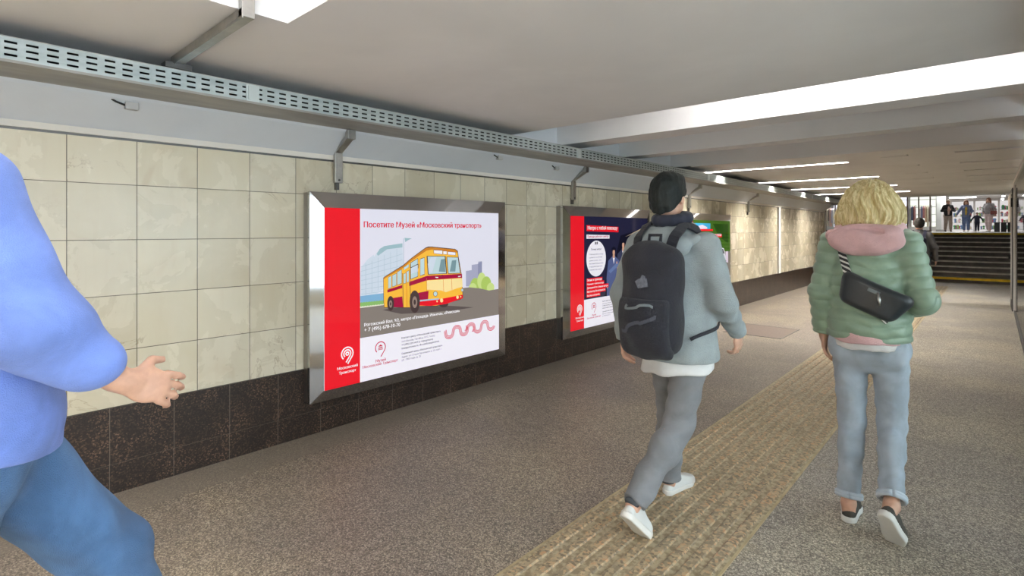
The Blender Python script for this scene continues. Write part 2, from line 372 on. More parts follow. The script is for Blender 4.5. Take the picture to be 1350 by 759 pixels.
# ---- tactile strip and floor hatch
def m_tact():
    g = G('tactile_stone'); co = g.co()
    s1 = g.n('SeparateColor', {0: g.n('TexVoronoi', {'Vector': co, 'Scale': 75.0}, out=1)})
    c = g.ramp(s1, [(0, (.19,.15,.10)), (.35, (.29,.235,.155)), (.6, (.39,.31,.20)), (.8, (.50,.38,.235)), (1, (.52,.31,.17))])
    c = g.mix(g.sm(g.noise(co, 1.5, 4, .6), .4, .7), c, g.mix(1.0, c, (.8,.84,.84), 'MULTIPLY'))
    g.bsdf(Base_Color=c, Roughness=.65, Normal=g.bump(s1, .4, .006)); return g.m
def m_tact2():
    g = G('tactile_groove'); co = g.co()
    c = g.mix(g.sm(g.noise(co, 30, 4, .6), .4, .6), (.27,.215,.135), (.46,.39,.26)); g.bsdf(Base_Color=c, Roughness=.6); return g.m
tp = thing('tactile_paving', 'ribbed yellow-brown tactile strip running along the passage floor', 'tactile paving', (2.40, 0, 0))
TY = 17.6
q = MB(); q.box(-.34, .34, -6.5, TY, -.01, .0035); q.build('base', m_tact2(), tp)
q = MB()
NR = 9; pitch = .68 / NR
for i in range(NR):
    xc = -.34 + pitch * (i + .5); hw = .024
    q.add([(xc-hw, -6.5, .0036), (xc-hw+.006, -6.5, .0095), (xc+hw-.006, -6.5, .0095), (xc+hw, -6.5, .0036), (xc-hw, TY, .0036), (xc-hw+.006, TY, .0095), (xc+hw-.006, TY, .0095), (xc+hw, TY, .0036)],
          [(0,4,5,1),(1,5,6,2),(2,6,7,3),(0,1,2,3),(4,7,6,5)])
q.build('ribs', m_tact(), tp)
q = MB(); q.box(.34, .352, -6.5, TY, -.01, .004); q.box(-.352, -.34, -6.5, TY, -.01, .004); q.build('edge_strip', mat('tactile_edge', (.42,.34,.2), .6, var=.2), tp)
fh = thing('floor_hatch', 'dark rectangular floor hatch near the wall beyond the walking man', 'floor hatch', (1.12, 8.1, 0))
q = MB(); q.box(-.37, .37, -.44, .44, -.01, .004); q.build('cover', mat('hatch_stone', (.15,.115,.10), .55, var=.12, vs=40), fh)
q = MB()
for a in ((-.385, .385, -.455, -.44), (-.385, .385, .44, .455), (-.385, -.37, -.44, .44), (.37, .385, -.44, .44)): q.box(*a, -.01, .005)
q.build('rim', DARKM, fh)

# ---- glass partition on the right
def m_glass(name='clear_glass', tint=(.93,.96,.95)):
    g = G(name); fr = g.n('Fresnel', {'IOR': 1.5})
    mx = g.n('MixShader', {0: fr, 1: g.n('BsdfTransparent', {0: (*tint, 1)}), 2: g.n('BsdfGlossy', {'Roughness': .02})}); g.nt.links.new(mx, g.out.inputs[0]); return g.m
GLASS = m_glass(); FRAME = mat('pale_grey_aluminium', (.80,.785,.77), .45, 0, .04)
gp = thing('glass_partition', 'glass partition with pale frame at the right edge', 'partition', (3.88, 12.87, 0))
for yy, w2 in ((0, .045), (-5.5, .03), (-11, .03)):
    q = MB(); q.box(-.022, .022, yy - w2, yy + w2, 0, 2.335); q.build('post', FRAME, gp, bevel=.004)
q = MB(); q.box(-.025, .025, -11, 0, 2.24, 2.30); q.build('top_rail', FRAME, gp)
q = MB(); q.box(-.02, .02, -11, 0, 0, .04); q.build('bottom_rail', DARKM, gp)
for k in range(2):
    q = MB(); q.box(-.004, .004, -5.5*k - 5.47, -5.5*k - .045, .04, 2.24); q.build('pane', GLASS, gp)
dr = thing('glass_door', 'glass door leaf with pale frame standing beyond the partition post', 'door', (3.86, 14.1, 0))
q = MB(); q.box(-.02, .02, -.04, .03, .01, 2.2); q.build('stile', FRAME, dr, bevel=.004)
q = MB(); q.box(-.02, .02, -1.14, -.04, 2.12, 2.2); q.box(-.02, .02, -1.14, -.04, .01, .12); q.box(-.02, .02, -1.16, -1.1, .01, 2.2); q.build('frame', DARKM, dr)
q = MB(); q.box(-.004, .004, -1.1, -.04, .12, 2.12); q.build('pane', GLASS, dr)
q = MB(); q.box(-.05, -.02, -.06, .0, .9, .98); q.bar((-.06, -.03, .96), (-.06, -.16, .96), .02, .02); q.build('latch', BLACKP, dr)
q = MB(); q.box(-.035, .0, -1.2, -1.12, 1.86, 2.02); q.build('hinge', BLACKP, dr)

# ---- stairs
st = thing('staircase', 'wide dark stone staircase with yellow bottom and top edges', 'staircase', (2.7, END, 0))
NS, RISE, RUN = 10, .1356, .41; SX0, SX1 = -1.55 - 2.7, 2.45
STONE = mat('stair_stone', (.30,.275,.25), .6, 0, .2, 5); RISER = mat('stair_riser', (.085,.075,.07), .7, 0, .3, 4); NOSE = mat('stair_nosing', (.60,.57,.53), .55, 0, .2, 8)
q = MB()
for i in range(NS):
    y0 = i * RUN; y1 = (i + 1) * RUN if i < NS - 1 else 7.5
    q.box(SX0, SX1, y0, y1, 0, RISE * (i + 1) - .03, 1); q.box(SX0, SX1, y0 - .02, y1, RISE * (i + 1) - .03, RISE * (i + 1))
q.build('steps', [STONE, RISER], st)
for i in range(NS):
    z = RISE * (i + 1); q = MB(); hh = .06 if i in (0, NS - 1) else .035
    q.box(SX0, SX1, i * RUN - .026, i * RUN + .05, z - hh, z + .003); q.build('step_edge', YELLOW if i in (0, NS - 1) else NOSE, st)
# ================================================================== BACKLIT POSTERS
PX = .132   # poster plane, distance from the tiles
def lit(name, col, k=1.0):
    """printed translucent sheet on a light box, behind a glossy cover"""
    key = 'print_' + name
    if key in MATS: return MATS[key]
    g = G(key); e = g.n('Emission', {0: (*[c * k for c in col], 1), 1: 1.0})
    gl = g.n('BsdfGlossy', {'Roughness': .06}); df = g.n('BsdfDiffuse', {0: (*[c * .25 for c in col], 1)})
    sm = g.n('AddShader', {0: e, 1: df}); fr = g.n('Fresnel', {'IOR': 1.42})
    mx = g.n('MixShader', {0: fr, 1: sm, 2: gl}); g.nt.links.new(mx, g.out.inputs[0]); MATS[key] = g.m; return g.m
def srgb(r, g, b):
    f = lambda c: (c/255/12.92 if c <= 10 else ((c/255 + .055)/1.055) ** 2.4)
    return (f(r), f(g), f(b))
PAL = {k: srgb(*v) for k, v in dict(white=(243,240,250), red=(236,30,44), crimson=(196,20,58), tred=(214,24,60), maroon=(168,22,66), sky=(226,226,240), road=(136,127,120), roadd=(96,86,84),
    yel=(250,190,66), yeld=(205,128,40), cream=(252,226,160), glass=(190,214,220), glassd=(120,150,158), tyre=(72,58,58), hub=(150,130,120), line=(84,62,60), bld=(206,218,232), bldd=(176,196,212), teal=(158,190,200), tower=(168,170,196), towerd=(144,148,178),
    bush=(176,204,104), bushl=(202,222,140), water=(130,178,214), grass=(140,188,110), sand=(226,226,206), navy=(38,38,64), navyd=(24,24,40), suit=(86,98,142), suitd=(62,66,92), skin=(214,166,140), beam=(176,160,140), gtext=(96,92,96), greyp=(170,168,176),
    blue=(70,170,214), green=(74,112,40), greend=(46,82,28), carw=(220,220,228), card=(60,60,72), lilac=(228,214,232), wtext=(250,248,252), yt=(236,196,70), suitb=(104,124,170)).items()}
PNAMES = list(PAL)
PMATS = [lit(k, PAL[k], .93) for k in PNAMES]
class Art:
    """flat artwork in metres: u along the wall, v up; every layer .15 mm proud of the last"""
    def __init__(s, u0, v0, umax=None, vmax=None): s.mb = MB(); s.u0, s.v0 = u0, v0; s.k = 0; s.umax = umax
    def put(s, uv, fs, c):
        s.k += 1; x = .0005 + s.k * .00006
        ff = []
        for f in fs:      # every print faces the passage
            ar = sum(uv[f[i-1]][0]*uv[f[i]][1] - uv[f[i]][0]*uv[f[i-1]][1] for i in range(len(f)))
            ff.append(tuple(f) if ar > 0 else tuple(f)[::-1])
        s.mb.add([(x, u, v) for u, v in uv], ff, PNAMES.index(c))
    def poly(s, pts, c): s.put(pts, [tuple(range(len(pts)))], c)
    def rect(s, u0, v0, u1, v1, c): s.poly([(u0,v0),(u1,v0),(u1,v1),(u0,v1)], c)
    def disc(s, u, v, ru, rv, c, n=32, rot=0): s.poly([(u + ru*math.cos(2*PI*i/n), v + rv*math.sin(2*PI*i/n)) for i in range(n)], c)
    def stroke(s, pts, w, c):
        L, R = [], []
        for i, p in enumerate(pts):
            a, b = pts[max(i-1,0)], pts[min(i+1,len(pts)-1)]; d = math.hypot(b[0]-a[0], b[1]-a[1]) or 1
            nx, ny = -(b[1]-a[1])/d*w/2, (b[0]-a[0])/d*w/2
            L.append((p[0]+nx, p[1]+ny)); R.append((p[0]-nx, p[1]-ny))
        m = len(pts); s.put(L + R, [(i, m+i, m+i+1, i+1) for i in range(m-1)], c)
    def text(s, body, u0, u1, v, c, bold=.0, vs=None):
        """fit a line of text between u0 and u1 with its baseline at v"""
        cu = bpy.data.curves.new('lettering', 'FONT'); cu.body = body; cu.size = 1; cu.resolution_u = 2
        o = bpy.data.objects.new('lettering', cu); COL.objects.link(o)
        me = bpy.data.meshes.new_from_object(o.evaluated_get(bpy.context.evaluated_depsgraph_get()))
        bpy.data.objects.remove(o); bpy.data.curves.remove(cu)
        co = [q.co for q in me.vertices]
        if not co: return
        a, b = min(q.x for q in co), max(q.x for q in co); k = (u1 - u0) / (b - a); kv = vs or k
        for sh in ((0,) if not bold else (-bold * k * 2, bold * k * 2)):
            s.put([(u0 + (q.x - a) * k + sh, v + q.y * kv) for q in co], [tuple(p.vertices) for p in me.polygons], c)
        bpy.data.meshes.remove(me)
def pin_logo(a, u, v, R, c, w):
    """open concentric arcs running down into a pointed double tail, with a ring in the middle"""
    for r, t in ((1.0, 1.0), (.60, .93)):
        pts = [(u + r*R*math.cos(q), v + r*R*math.sin(q)) for q in np.linspace(math.radians(228), math.radians(-30), 36)]
        pts.append((pts[-1][0] - .80*R*t, pts[-1][1] - 1.12*R*t)); a.stroke(pts, w, c)
    a.stroke([(u + .24*R*math.cos(q), v + .24*R*math.sin(q)) for q in np.linspace(0, 2*PI, 25)], w, c)
def house_logo(a, u, v, R, c):
    pts = [(u + R*math.cos(q), v + R*math.sin(q)) for q in np.linspace(math.radians(222), math.radians(-28), 36)]
    pts.append((pts[-1][0] - .80*R, pts[-1][1] - 1.12*R)); a.stroke(pts, .0075, c)
    a.poly([(u - .5*R, v + .2*R), (u, v + .55*R), (u + .5*R, v + .2*R)], c)
    for k, hw in ((.05, .42), (-.13, .46), (-.32, .5)): a.rect(u - hw*R, v + k*R - .05*R, u + hw*R, v + k*R + .06*R, c)
def wave(a, u0, u1, v, amp, c):
    """three parallel lines meandering in rounded loops"""
    n = 220; ph0, ph1 = PI * .30, PI * .30 + 2 * PI * 3.55; e = .75
    uu = lambda ph: ph + e/2*math.sin(2*ph)
    k0, k1 = uu(ph0), uu(ph1); sc = (u1 - u0) / (k1 - k0)
    for k in (-1, 0, 1):
        pts = []
        for i in range(n + 1):
            ph = ph0 + (ph1 - ph0) * i / n
            du, dv = sc*(1 + e*math.cos(2*ph)), -amp*math.sin(ph); d = math.hypot(du, dv); off = k * .0115
            pts.append((u0 + sc*(uu(ph) - k0) - dv/d*off, v + amp*math.cos(ph) + du/d*off))
        a.stroke(pts, .0062, c)
    for f, dv in ((.40, .012), (.545, -.006)):
        for r in (.010, .021): a.stroke([(u0 + (u1-u0)*f + r*math.cos(t), v + dv + r*math.sin(t)) for t in np.linspace(-2.2, 1.6, 14)], .0058, c)
def lightbox(y0, y1, z0, z1, iy0, iy1, iz0, iz1, label, art):
    """stainless light box: housing, bevelled mitred frame and the printed sheet"""
    r = thing('poster_lightbox', label, 'poster', (0, (y0+y1)/2, z0), 0)
    oy, oz = (y0+y1)/2, z0; xo, xi = .095, .130
    h = MB(); h.box(.0, xo - .002, y0 - oy + .004, y1 - oy - .004, .004, z1 - oz - .004); h.build('housing', mat('housing_steel', (.36,.34,.32), .3, 1, .1), r)
    f = MB()
    O = [(y0, z0), (y1, z0), (y1, z1), (y0, z1)]; I = [(iy0, iz0), (iy1, iz0), (iy1, iz1), (iy0, iz1)]
    vs = [(xo, a-oy, b-oz) for a, b in O] + [(xi, a-oy, b-oz) for a, b in I] + [(xo-.03, a-oy, b-oz) for a, b in O] + [(xi-.03, a-oy, b-oz) for a, b in I]
    fs = []
    for i in range(4):
        j = (i+1) % 4; fs += [(i, j, 4+j, 4+i), (8+j, 8+i, 12+i, 12+j), (8+i, 8+j, j, i), (4+i, 4+j, 12+j, 12+i)]
    f.add(vs, fs); f.build('frame', MIRROR, r)
    p = MB(); p.box(xi - .04, xi - .001, iy0 - oy + .001, iy1 - oy - .001, iz0 - oz + .001, iz1 - oz - .001); p.build('light_panel', WHITE, r)
    o = art.mb.build('poster', PMATS, r); o.location = (xi - .0003, -oy, -oz)
    return r
ZP0, ZP1 = .330, 1.612
def W(px, py): return on_wall(px, py, PX)
a_ = lambda X, Y: W(390 + X/4.655, 240 + Y/4.655)      # coordinates measured on enlarged details
b_ = lambda X, Y: W(390 + X/4.655, 390 + Y/4.655)
k_ = lambda X, Y: W(500 + X/6.9, 310 + Y/6.9)
U0, U1 = W(427.3, 300)[0], W(657.3, 300)[0]
URED = W(474.2, 300)[0]
VF = b_(700, 218)[1] - .01
VF = (b_(397, 262)[1] + b_(1240, 112)[1]) / 2         # top of the white footer
def band_and_footer(a, u0, u1, du, ured, small=True, logos=True, redname='red'):
    """red band with the pin logo and the white footer; du shifts from the first poster"""
    a.rect(u0, ZP0, u1, VF, 'white'); a.rect(u0, ZP0, ured, ZP1, redname)
    q = lambda X, Y: (b_(X, Y)[0] + du, b_(X, Y)[1])
    u, v = q(314, 353); pin_logo(a, u, v, .046, 'wtext', .0095)
    a.text('Московский', q(253,0)[0], q(377,0)[0], q(253,456)[1], 'wtext', .011); a.text('Транспорт', q(263,0)[0], q(367,0)[0], q(263,482)[1], 'wtext', .011)
    return q
def footer_text(a, q):
    u, v = q(517, 316); house_logo(a, u, v, .044, 'crimson')
    a.text('Музей', q(488,0)[0], q(549,0)[0], q(488,408)[1], 'crimson', .011); a.text('Московский Транспорт', q(408,0)[0], q(623,0)[0], q(408,446)[1], 'crimson', .011)
    for s, X1, Y, bo in (('Контакт-центр «Московский транспорт»', 885, 263, .011), ('3210 (Билайн, МегаФон, МТС, Теле2)', 850, 285, 0), ('+7 (495) 539-5454 (с городского)', 838, 306, .011), ('transport.mos.ru, vk.com/transportmos', 876, 327, .011),
                     ('Сервисный центр «Московский транспорт»', 896, 359, .011), ('Адрес: ул. Старая Басманная, д. 20, корп. 1', 890, 380, 0), ('ул. 1905 года, д. 25', 764, 399, 0)):
        a.text(s, q(646,0)[0], q(X1,0)[0], q(646,Y)[1], 'gtext', bo)
    p0, p1 = q(912, 225), q(1213, 172); wave(a, p0[0], p1[0], (p0[1] + p1[1]) / 2 - .004, .040, 'tred')

# ---- poster 1: the bus
A = Art(U0, ZP0)
A.rect(U0, ZP0, U1, ZP1, 'sky')
for pts, c in (([(395,560),(405,520),(440,475),(480,445),(490,600),(490,740),(395,740)], 'bld'), ([(480,460),(500,430),(540,395),(655,378),(660,560),(480,700)], 'bld'), ([(497,440),(515,410),(545,392),(655,375),(655,400),(560,412),(505,452)], 'teal'),
               ([(668,342),(712,345),(690,356),(672,368)], 'teal'), ([(1045,600),(1045,545),(1080,540),(1080,508),(1120,502),(1120,488),(1143,485),(1143,640),(1045,640)], 'tower'), ([(1118,500),(1143,486),(1143,640),(1118,640)], 'towerd')):
    A.poly([a_(*p) for p in pts], c)
for i in range(7): A.stroke([a_(400, 520 + i*28), a_(655, 440 + i*36)], .003, 'bldd')
for i in range(6): A.stroke([a_(430 + i*38, 500 - i*18), a_(430 + i*38, 700 - i*18)], .003, 'bldd')
A.stroke([a_(662,345), a_(662,560)], .006, 'bldd')
L, R = a_(390, 0)[0], U1
A.poly([a_(390,700), a_(545,680), b_(545,60), b_(390,70)], 'water'); A.poly([b_(390,52), b_(545,38), b_(545,70), b_(390,80)], 'sand')
for i in range(9): A.disc(*b_(402 + i*16, 52 - i*1.6), .018, .016, 'grass', 12)
for p, ru, rv, c in ((a_(1100,635), .06, .07, 'bush'), (a_(1140,605), .055, .075, 'bushl'), (a_(1168,625), .065, .07, 'bush'), (a_(1195,650), .05, .05, 'bushl'), (a_(1085,650), .05, .045, 'bushl')): A.disc(*p, ru, rv, c)
road = [b_(390,75), b_(545,55), a_(900,720), a_(1010,652), a_(1060,645), a_(1130,652), a_(1185,665), a_(1243,655)]
A.poly([road[0], road[1], road[2], road[3], road[4], road[5], road[6], road[7], (R, VF), (L, VF)], 'road')
A.poly([k_(30,680), k_(110,660), k_(620,640), k_(860,655), k_(700,680), k_(480,700), k_(200,715)], 'roadd')
S = lambda pts, c: A.poly([k_(*p) for p in pts], c)
def ell(X, Y, rx, ry, c): A.poly([k_(X + rx*math.cos(2*PI*i/28), Y + ry*math.sin(2*PI*i/28)) for i in range(28)], c)
ell(585, 625, 42, 30, 'tyre')
S([(36,386),(60,368),(215,272),(290,208),(420,112),(445,103),(480,103),(690,124),(714,142),(722,200),(748,350),(758,480),(762,555),(742,584),(520,646),(350,646),(285,660),(215,660),(140,655),(45,660),(38,600)], 'line')
S([(40,388),(62,372),(215,280),(290,215),(422,118),(470,109),(688,130),(710,147),(718,200),(745,352),(754,480),(758,552),(740,580),(520,640),(350,642),(283,655),(216,655),(140,650),(47,655),(42,600)], 'yel')
S([(40,388),(62,372),(215,280),(290,215),(422,118),(470,109),(688,130),(710,147),(712,158),(480,130),(430,140),(290,235),(215,298),(62,385),(42,400)], 'yeld')
for w_ in ([(80,382),(110,366),(110,476),(80,488)], [(117,364),(156,344),(156,456),(117,472)], [(161,334),(204,308),(204,438),(161,456)], [(220,352),(241,340),(241,436),(220,441)], [(247,330),(269,318),(269,425),(247,431)],
           [(283,248),(352,208),(352,376),(283,402)], [(370,214),(410,200),(412,356),(370,372)], [(430,188),(602,188),(615,350),(440,358)], [(610,195),(718,198),(740,347),(624,350)], [(220,292),(269,262),(269,288),(220,318)]):
    S(w_, 'line'); cx_ = sum(p[0] for p in w_)/4; cy_ = sum(p[1] for p in w_)/4
    S([(cx_ + (x-cx_)*.9, cy_ + (y-cy_)*.94) for x, y in w_], 'glass')
S([(440,260),(470,200),(520,196),(480,340),(448,345)], 'bld'); S([(540,330),(560,220),(595,215),(600,335)], 'glassd'); S([(640,330),(660,230),(700,225),(690,330)], 'glassd'); S([(286,300),(350,262),(350,330),(286,352)], 'bld')
for x in (283, 352): S([(x-3,300),(x+3,300),(x+3,260),(x-3,262)], 'line')
A.stroke([k_(283,296), k_(352,262)], .006, 'line')
for w_ in ([(492,132),(575,137),(575,176),(494,166)], [(580,142),(613,144),(613,176),(580,174)], [(620,147),(693,154),(694,182),(621,178)]): S(w_, 'line'); cx_ = sum(p[0] for p in w_)/4; cy_ = sum(p[1] for p in w_)/4; S([(cx_+(x-cx_)*.93, cy_+(y-cy_)*.84) for x, y in w_], 'white')
S([(72,495),(207,452),(207,480),(72,522)], 'maroon'); S([(270,424),(435,368),(750,350),(752,386),(440,408),(270,462)], 'maroon')
S([(430,412),(752,390),(756,468),(705,482),(604,518),(562,502),(430,494)], 'cream')
for x0, y0, x1, y1 in ((580,402,584,508), (655,397,660,495)): A.stroke([k_(x0,y0), k_(x1,y1)], .004, 'yeld')
S([(110,572),(207,556),(215,655),(115,652)], 'maroon'); S([(335,526),(447,505),(442,582),(352,592)], 'maroon')
S([(355,600),(540,582),(757,540),(760,572),(600,626),(460,642),(355,638)], 'red'); S([(350,590),(540,572),(540,584),(352,604)], 'bldd')
A.stroke([k_(210,345), k_(216,655)], .005, 'line'); A.stroke([k_(276,310), k_(283,655)], .005, 'line'); A.stroke([k_(244,330), k_(250,650)], .005, 'yeld'); A.stroke([k_(428,390), k_(430,510)], .004, 'yeld')
for X, Y, rx, ry in ((101,622,26,62), (320,606,42,97)): ell(X, Y-2, rx+5, ry+6, 'line'); ell(X, Y, rx, ry, 'tyre'); ell(X, Y+2, rx*.55, ry*.55, 'hub'); ell(X, Y+2, rx*.25, ry*.25, 'tyre')
for X, Y, r_ in ((508,532,20), (752,498,12)): ell(X, Y, r_, r_*1.2, 'line'); ell(X, Y, r_*.82, r_, 'glass')
for X, Y, r_ in ((564,592,14), (709,563,12), (523,600,7), (738,558,6)): ell(X, Y, r_, r_*1.3, 'cream')
A.stroke([k_(555,380), k_(572,358)], .006, 'line'); A.stroke([k_(700,360), k_(715,375)], .006, 'line')
S([(505,378),(535,380),(530,388),(510,386)], 'white'); S([(712,372),(738,368),(738,376),(716,380)], 'white')
q1 = band_and_footer(A, U0, U1, 0, URED)
h0, h1 = W(479.2, 299.5), W(634.0, 300.5)
A.text('Посетите Музей «Московский транспорт»', h0[0], h1[0], h0[1], 'tred', .014)
t0, t1 = b_(418, 184), b_(1002, 96); A.text('Рогожский Вал, 9/2, метро «Площадь Ильича», «Римская»', t0[0], t1[0], t0[1] - .004, 'wtext', .011)
t0, t1 = b_(418, 220), b_(638, 186); A.text('+ 7 (495) 678-10-70', t0[0], t1[0], t0[1], 'wtext', .011)
footer_text(A, q1)
FY0, FY1, FZ0, FZ1 = on_wall(408.2, 300, .095)[0], on_wall(666, 300, .095)[0], .245, 1.722
lightbox(FY0, FY1, FZ0, FZ1, U0, U1, ZP0, ZP1, 'large lit poster of a yellow and red bus in a steel frame', A)

# ---- poster 2: staff poster, dark blue
D2 = W(751.9, 300)[0] - U0; U20, U21 = U0 + D2, U1 + D2
c_ = lambda X, Y: W(740 + X/4.217, 270 + Y/4.217)
B = Art(U20, ZP0); B.rect(U20, ZP0, U21, ZP1, 'navy')
UR2 = c_(126, 300)[0]
B.poly([c_(300,300), c_(330,170), c_(470,125), (U21, 1.45), (U21, VF), c_(240,505)], 'navyd')
B.poly([c_(355,178), c_(470,118), (U21, 1.50), (U21, 1.43), c_(400,160)], 'beam')
def figure(hx, hy, sc, body):
    """simple standing uniformed figure"""
    P = lambda X, Y: c_(hx + X*sc, hy + Y*sc)
    B.poly([P(-10,26), P(10,26), P(32,50), P(42,150), P(40,265), P(-40,268), P(-42,150), P(-32,52)], body)
    B.poly([P(-30,110), P(20,60), P(34,72), P(-20,125)], 'suitb' if body == 'suit' else 'suit')
    B.poly([P(-6,18), P(6,18), P(6,34), P(-6,34)], 'skin'); B.disc(*P(0,2), .027*sc, .048*sc, 'skin'); B.poly([P(-13,-8), P(-12,-24), P(0,-32), P(12,-24), P(14,-6), P(2,-12)], 'navyd')
    B.poly([P(-6,34), P(6,34), P(0,70)], 'white'); B.disc(*P(18,62), .014, .016, 'skin'); B.disc(*P(22,96), .016, .02, 'skin'); B.disc(*P(-38,200), .014, .03, 'skin'); B.disc(*P(38,205), .014, .03, 'skin')
figure(345, 222, 1.0, 'suitd'); figure(292, 262, .95, 'suit')
B.poly([c_(140,112), c_(318,122), c_(318,152), c_(140,146)], 'red'); x0, x1 = c_(147,140), c_(312,146); B.text('Метро с тобой повсюду', x0[0], x1[0], x0[1] + .006, 'wtext', .011)
B.poly([c_(140,165), c_(268,168), c_(268,187), c_(140,188)], 'white'); x0, x1 = c_(146,182), c_(263,182); B.text('Приходи работать в метро', x0[0], x1[0], x0[1], 'crimson', .011)
eu, ev = c_(195, 298); ru = (c_(249,298)[0] - c_(141,298)[0]) / 2; B.disc(eu, ev, ru, ru*1.02, 'white', 48)
for dx in (-.022, .012): B.disc(eu + dx + .005, ev + .182, .014, .017, 'gtext'); B.poly([(eu+dx-.008, ev+.18), (eu+dx+.004, ev+.175), (eu+dx-.004, ev+.155)], 'gtext')
B.text('Почему метро?', eu - .11, eu + .11, ev + .10, 'gtext', .011)
for i, s in enumerate(('Стабильная работа и доход,', 'удобный график, обучение,', 'дружный коллектив, форма,', 'бесплатный проезд в метро', 'и городском транспорте,', 'путёвки на отдых семьёй')): B.text(s, eu - .15, eu + .15 - .02*(i % 3), ev + .045 - i*.036, 'gtext')
for i, (X1, s) in enumerate(((228, 'Звони и приходи'), (238, 'Машинист электропоезда'), (262, 'Дежурный по станции метро'), (246, 'Инспектор безопасности'), (216, 'Кассир и контролёр'))):
    Y = 410 + i*21; p0, p1 = c_(140, Y), c_(X1, Y - 2); B.rect(p0[0], p0[1] - .047, p1[0], p0[1], 'red'); B.text(s, p0[0] + .012, p1[0] - .012, p0[1] - .034, 'wtext', .011)
q2 = band_and_footer(B, U20, U21, D2 , UR2)
footer_text(B, lambda X, Y: (b_(397 + (X-397)*.93, Y)[0] + D2 + .02, b_(X, Y)[1]))
lightbox(FY0 + D2, FY1 + D2, FZ0, FZ1, U20, U21, ZP0, ZP1, 'lit dark blue poster with two uniformed figures, left of the walking man', B)

# ---- poster 3: car in a green field
D3 = U0 + 6.05 - U0; 
D3 = on_wall(963.5, 300, .095)[0] - FY1; U30, U31 = U0 + D3, U1 + D3
d_ = lambda X, Y: W(890 + X/6.6, 275 + Y/6.6)
C = Art(U30, ZP0); C.rect(U30, ZP0, U31, ZP1, 'green')
UR3 = d_(156, 150)[0]
C.poly([d_(330,130), d_(462,135), d_(462,300), d_(380,240)], 'greend')
C.poly([d_(158,124), d_(308,128), d_(308,176), d_(158,178)], 'blue'); C.poly([d_(172,176), d_(330,178), d_(330,194), d_(172,194)], 'red'); C.poly([d_(165,140), d_(200,150), d_(240,140), d_(280,160), d_(280,175), d_(165,176)], 'lilac')
C.poly([(UR3, d_(200,380)[1]), (U31, d_(462,370)[1]), (U31, VF), (UR3, VF)], 'road')
C.poly([d_(440,372), d_(462,370), d_(462,470), d_(440,460)], 'lilac')
Q = lambda pts, c: C.poly([d_(*p) for p in pts], c)
Q([(290,420),(340,400),(360,350),(395,335),(425,345),(438,400),(445,440),(440,520),(400,560),(330,580),(285,560)], 'carw'); Q([(352,392),(368,352),(396,342),(420,352),(430,390),(400,385)], 'card')
Q([(378,340),(388,300),(398,340)], 'carw'); Q([(372,340),(410,340),(418,348),(366,350)], 'carw'); Q([(335,440),(400,425),(405,450),(345,468)], 'greyp'); Q([(415,440),(445,450),(442,560),(420,590)], 'card')
uw, vw = d_(372, 495); C.disc(uw, vw, .05, .06, 'card'); C.disc(uw, vw, .03, .036, 'greyp'); C.disc(*d_(310, 540), .05, .06, 'card')
Q([(228,218),(408,220),(408,248),(228,246)], 'red'); x0, x1 = d_(236,242), d_(402,242); C.text('Безопасные дороги города', x0[0], x1[0], x0[1] + .006, 'wtext', .011)
q3 = band_and_footer(C, U30, U31, D3, UR3)
footer_text(C, lambda X, Y: (b_(X, Y)[0] + D3, b_(X, Y)[1]))
lightbox(FY0 + D3, FY1 + D3, FZ0, FZ1, U30, U31, ZP0, ZP1, 'lit green poster with a white car, right of the walking man', C)
# ================================================================== UPPER CONCOURSE BEYOND THE STAIRS
ZU = RISE * NS
f2 = MB(); f2.box(-9, 9, END + 7.5, 52, ZU - .2, ZU); struct(f2.build('floor_upper', mat('concourse_floor', (.42,.41,.40), .35, var=.1)))
c2 = MB(); c2.box(-9, 9, CE + .2, 52, 3.75, 3.9); struct(c2.build('ceiling_upper', WHITE))
w = MB(); w.box(-9, 9, 52, 52.2, ZU, 3.9); struct(w.build('wall_far', mat('shop_back', (.75,.72,.70), .6)))
w = MB(); w.box(5.2, 5.4, END + 4, 52, ZU, 3.9); struct(w.build('wall_concourse', mat('beige_cladding', (.62,.53,.42), .6, var=.1)))
w = MB(); w.box(-9.2, -9, END, 52, ZU, 3.9); w.box(-9, -1.8, END, END + .2, 0, 3.9); w.box(-1.85, -1.65, 17.2, 17.4, 2.3, 3.9); struct(w.build('wall_passage', WHITE))
UL = emit('concourse_fill', (1, .97, .93), 16.0)  # glow of panels added to brighten the concourse and its people
for i, yy in enumerate((27, 32, 37.5, 43, 48.5)):
    for j, xx in enumerate((-3.2, 2.0)):
        r = thing('concourse_fill_panel', 'square lamp panel added to light the upper concourse', 'ceiling light', (xx, yy, 3.70), 0, 'added lamp panels lighting the upper concourse')
        q = MB(); q.box(-.75, .75, -.55, .55, .02, .05); q.build('panel_frame', WHITE, r)
        q = MB(); q.box(-.7, .7, -.5, .5, 0, .02); q.build('diffuser', UL, r)
# row of spots
SP = emit('spot_glow', (.93, .95, 1), 40.0)
for i, yy in enumerate((33.5, 36.5, 40, 44, 48.5)):
    r = thing('spot_lamp', 'small bright ceiling spot in a row along the right of the concourse', 'spot lamp', (4.0, yy, 3.30), 0, 'row of ceiling spots over the concourse')
    q = MB(); q.lathe([(.05, .02), (.075, .10), (.075, .2), (.02, .21)], n=14); q.tube([(0,0,.2),(0,0,.45)], .012, 6); q.build('spot_housing', WHITE, r, smooth=True)
    q = MB(); q.lathe([(.012, -.02), (.06, .0), (.07, .03), (.05, .05)], n=14); q.build('bulb', SP, r, smooth=True)
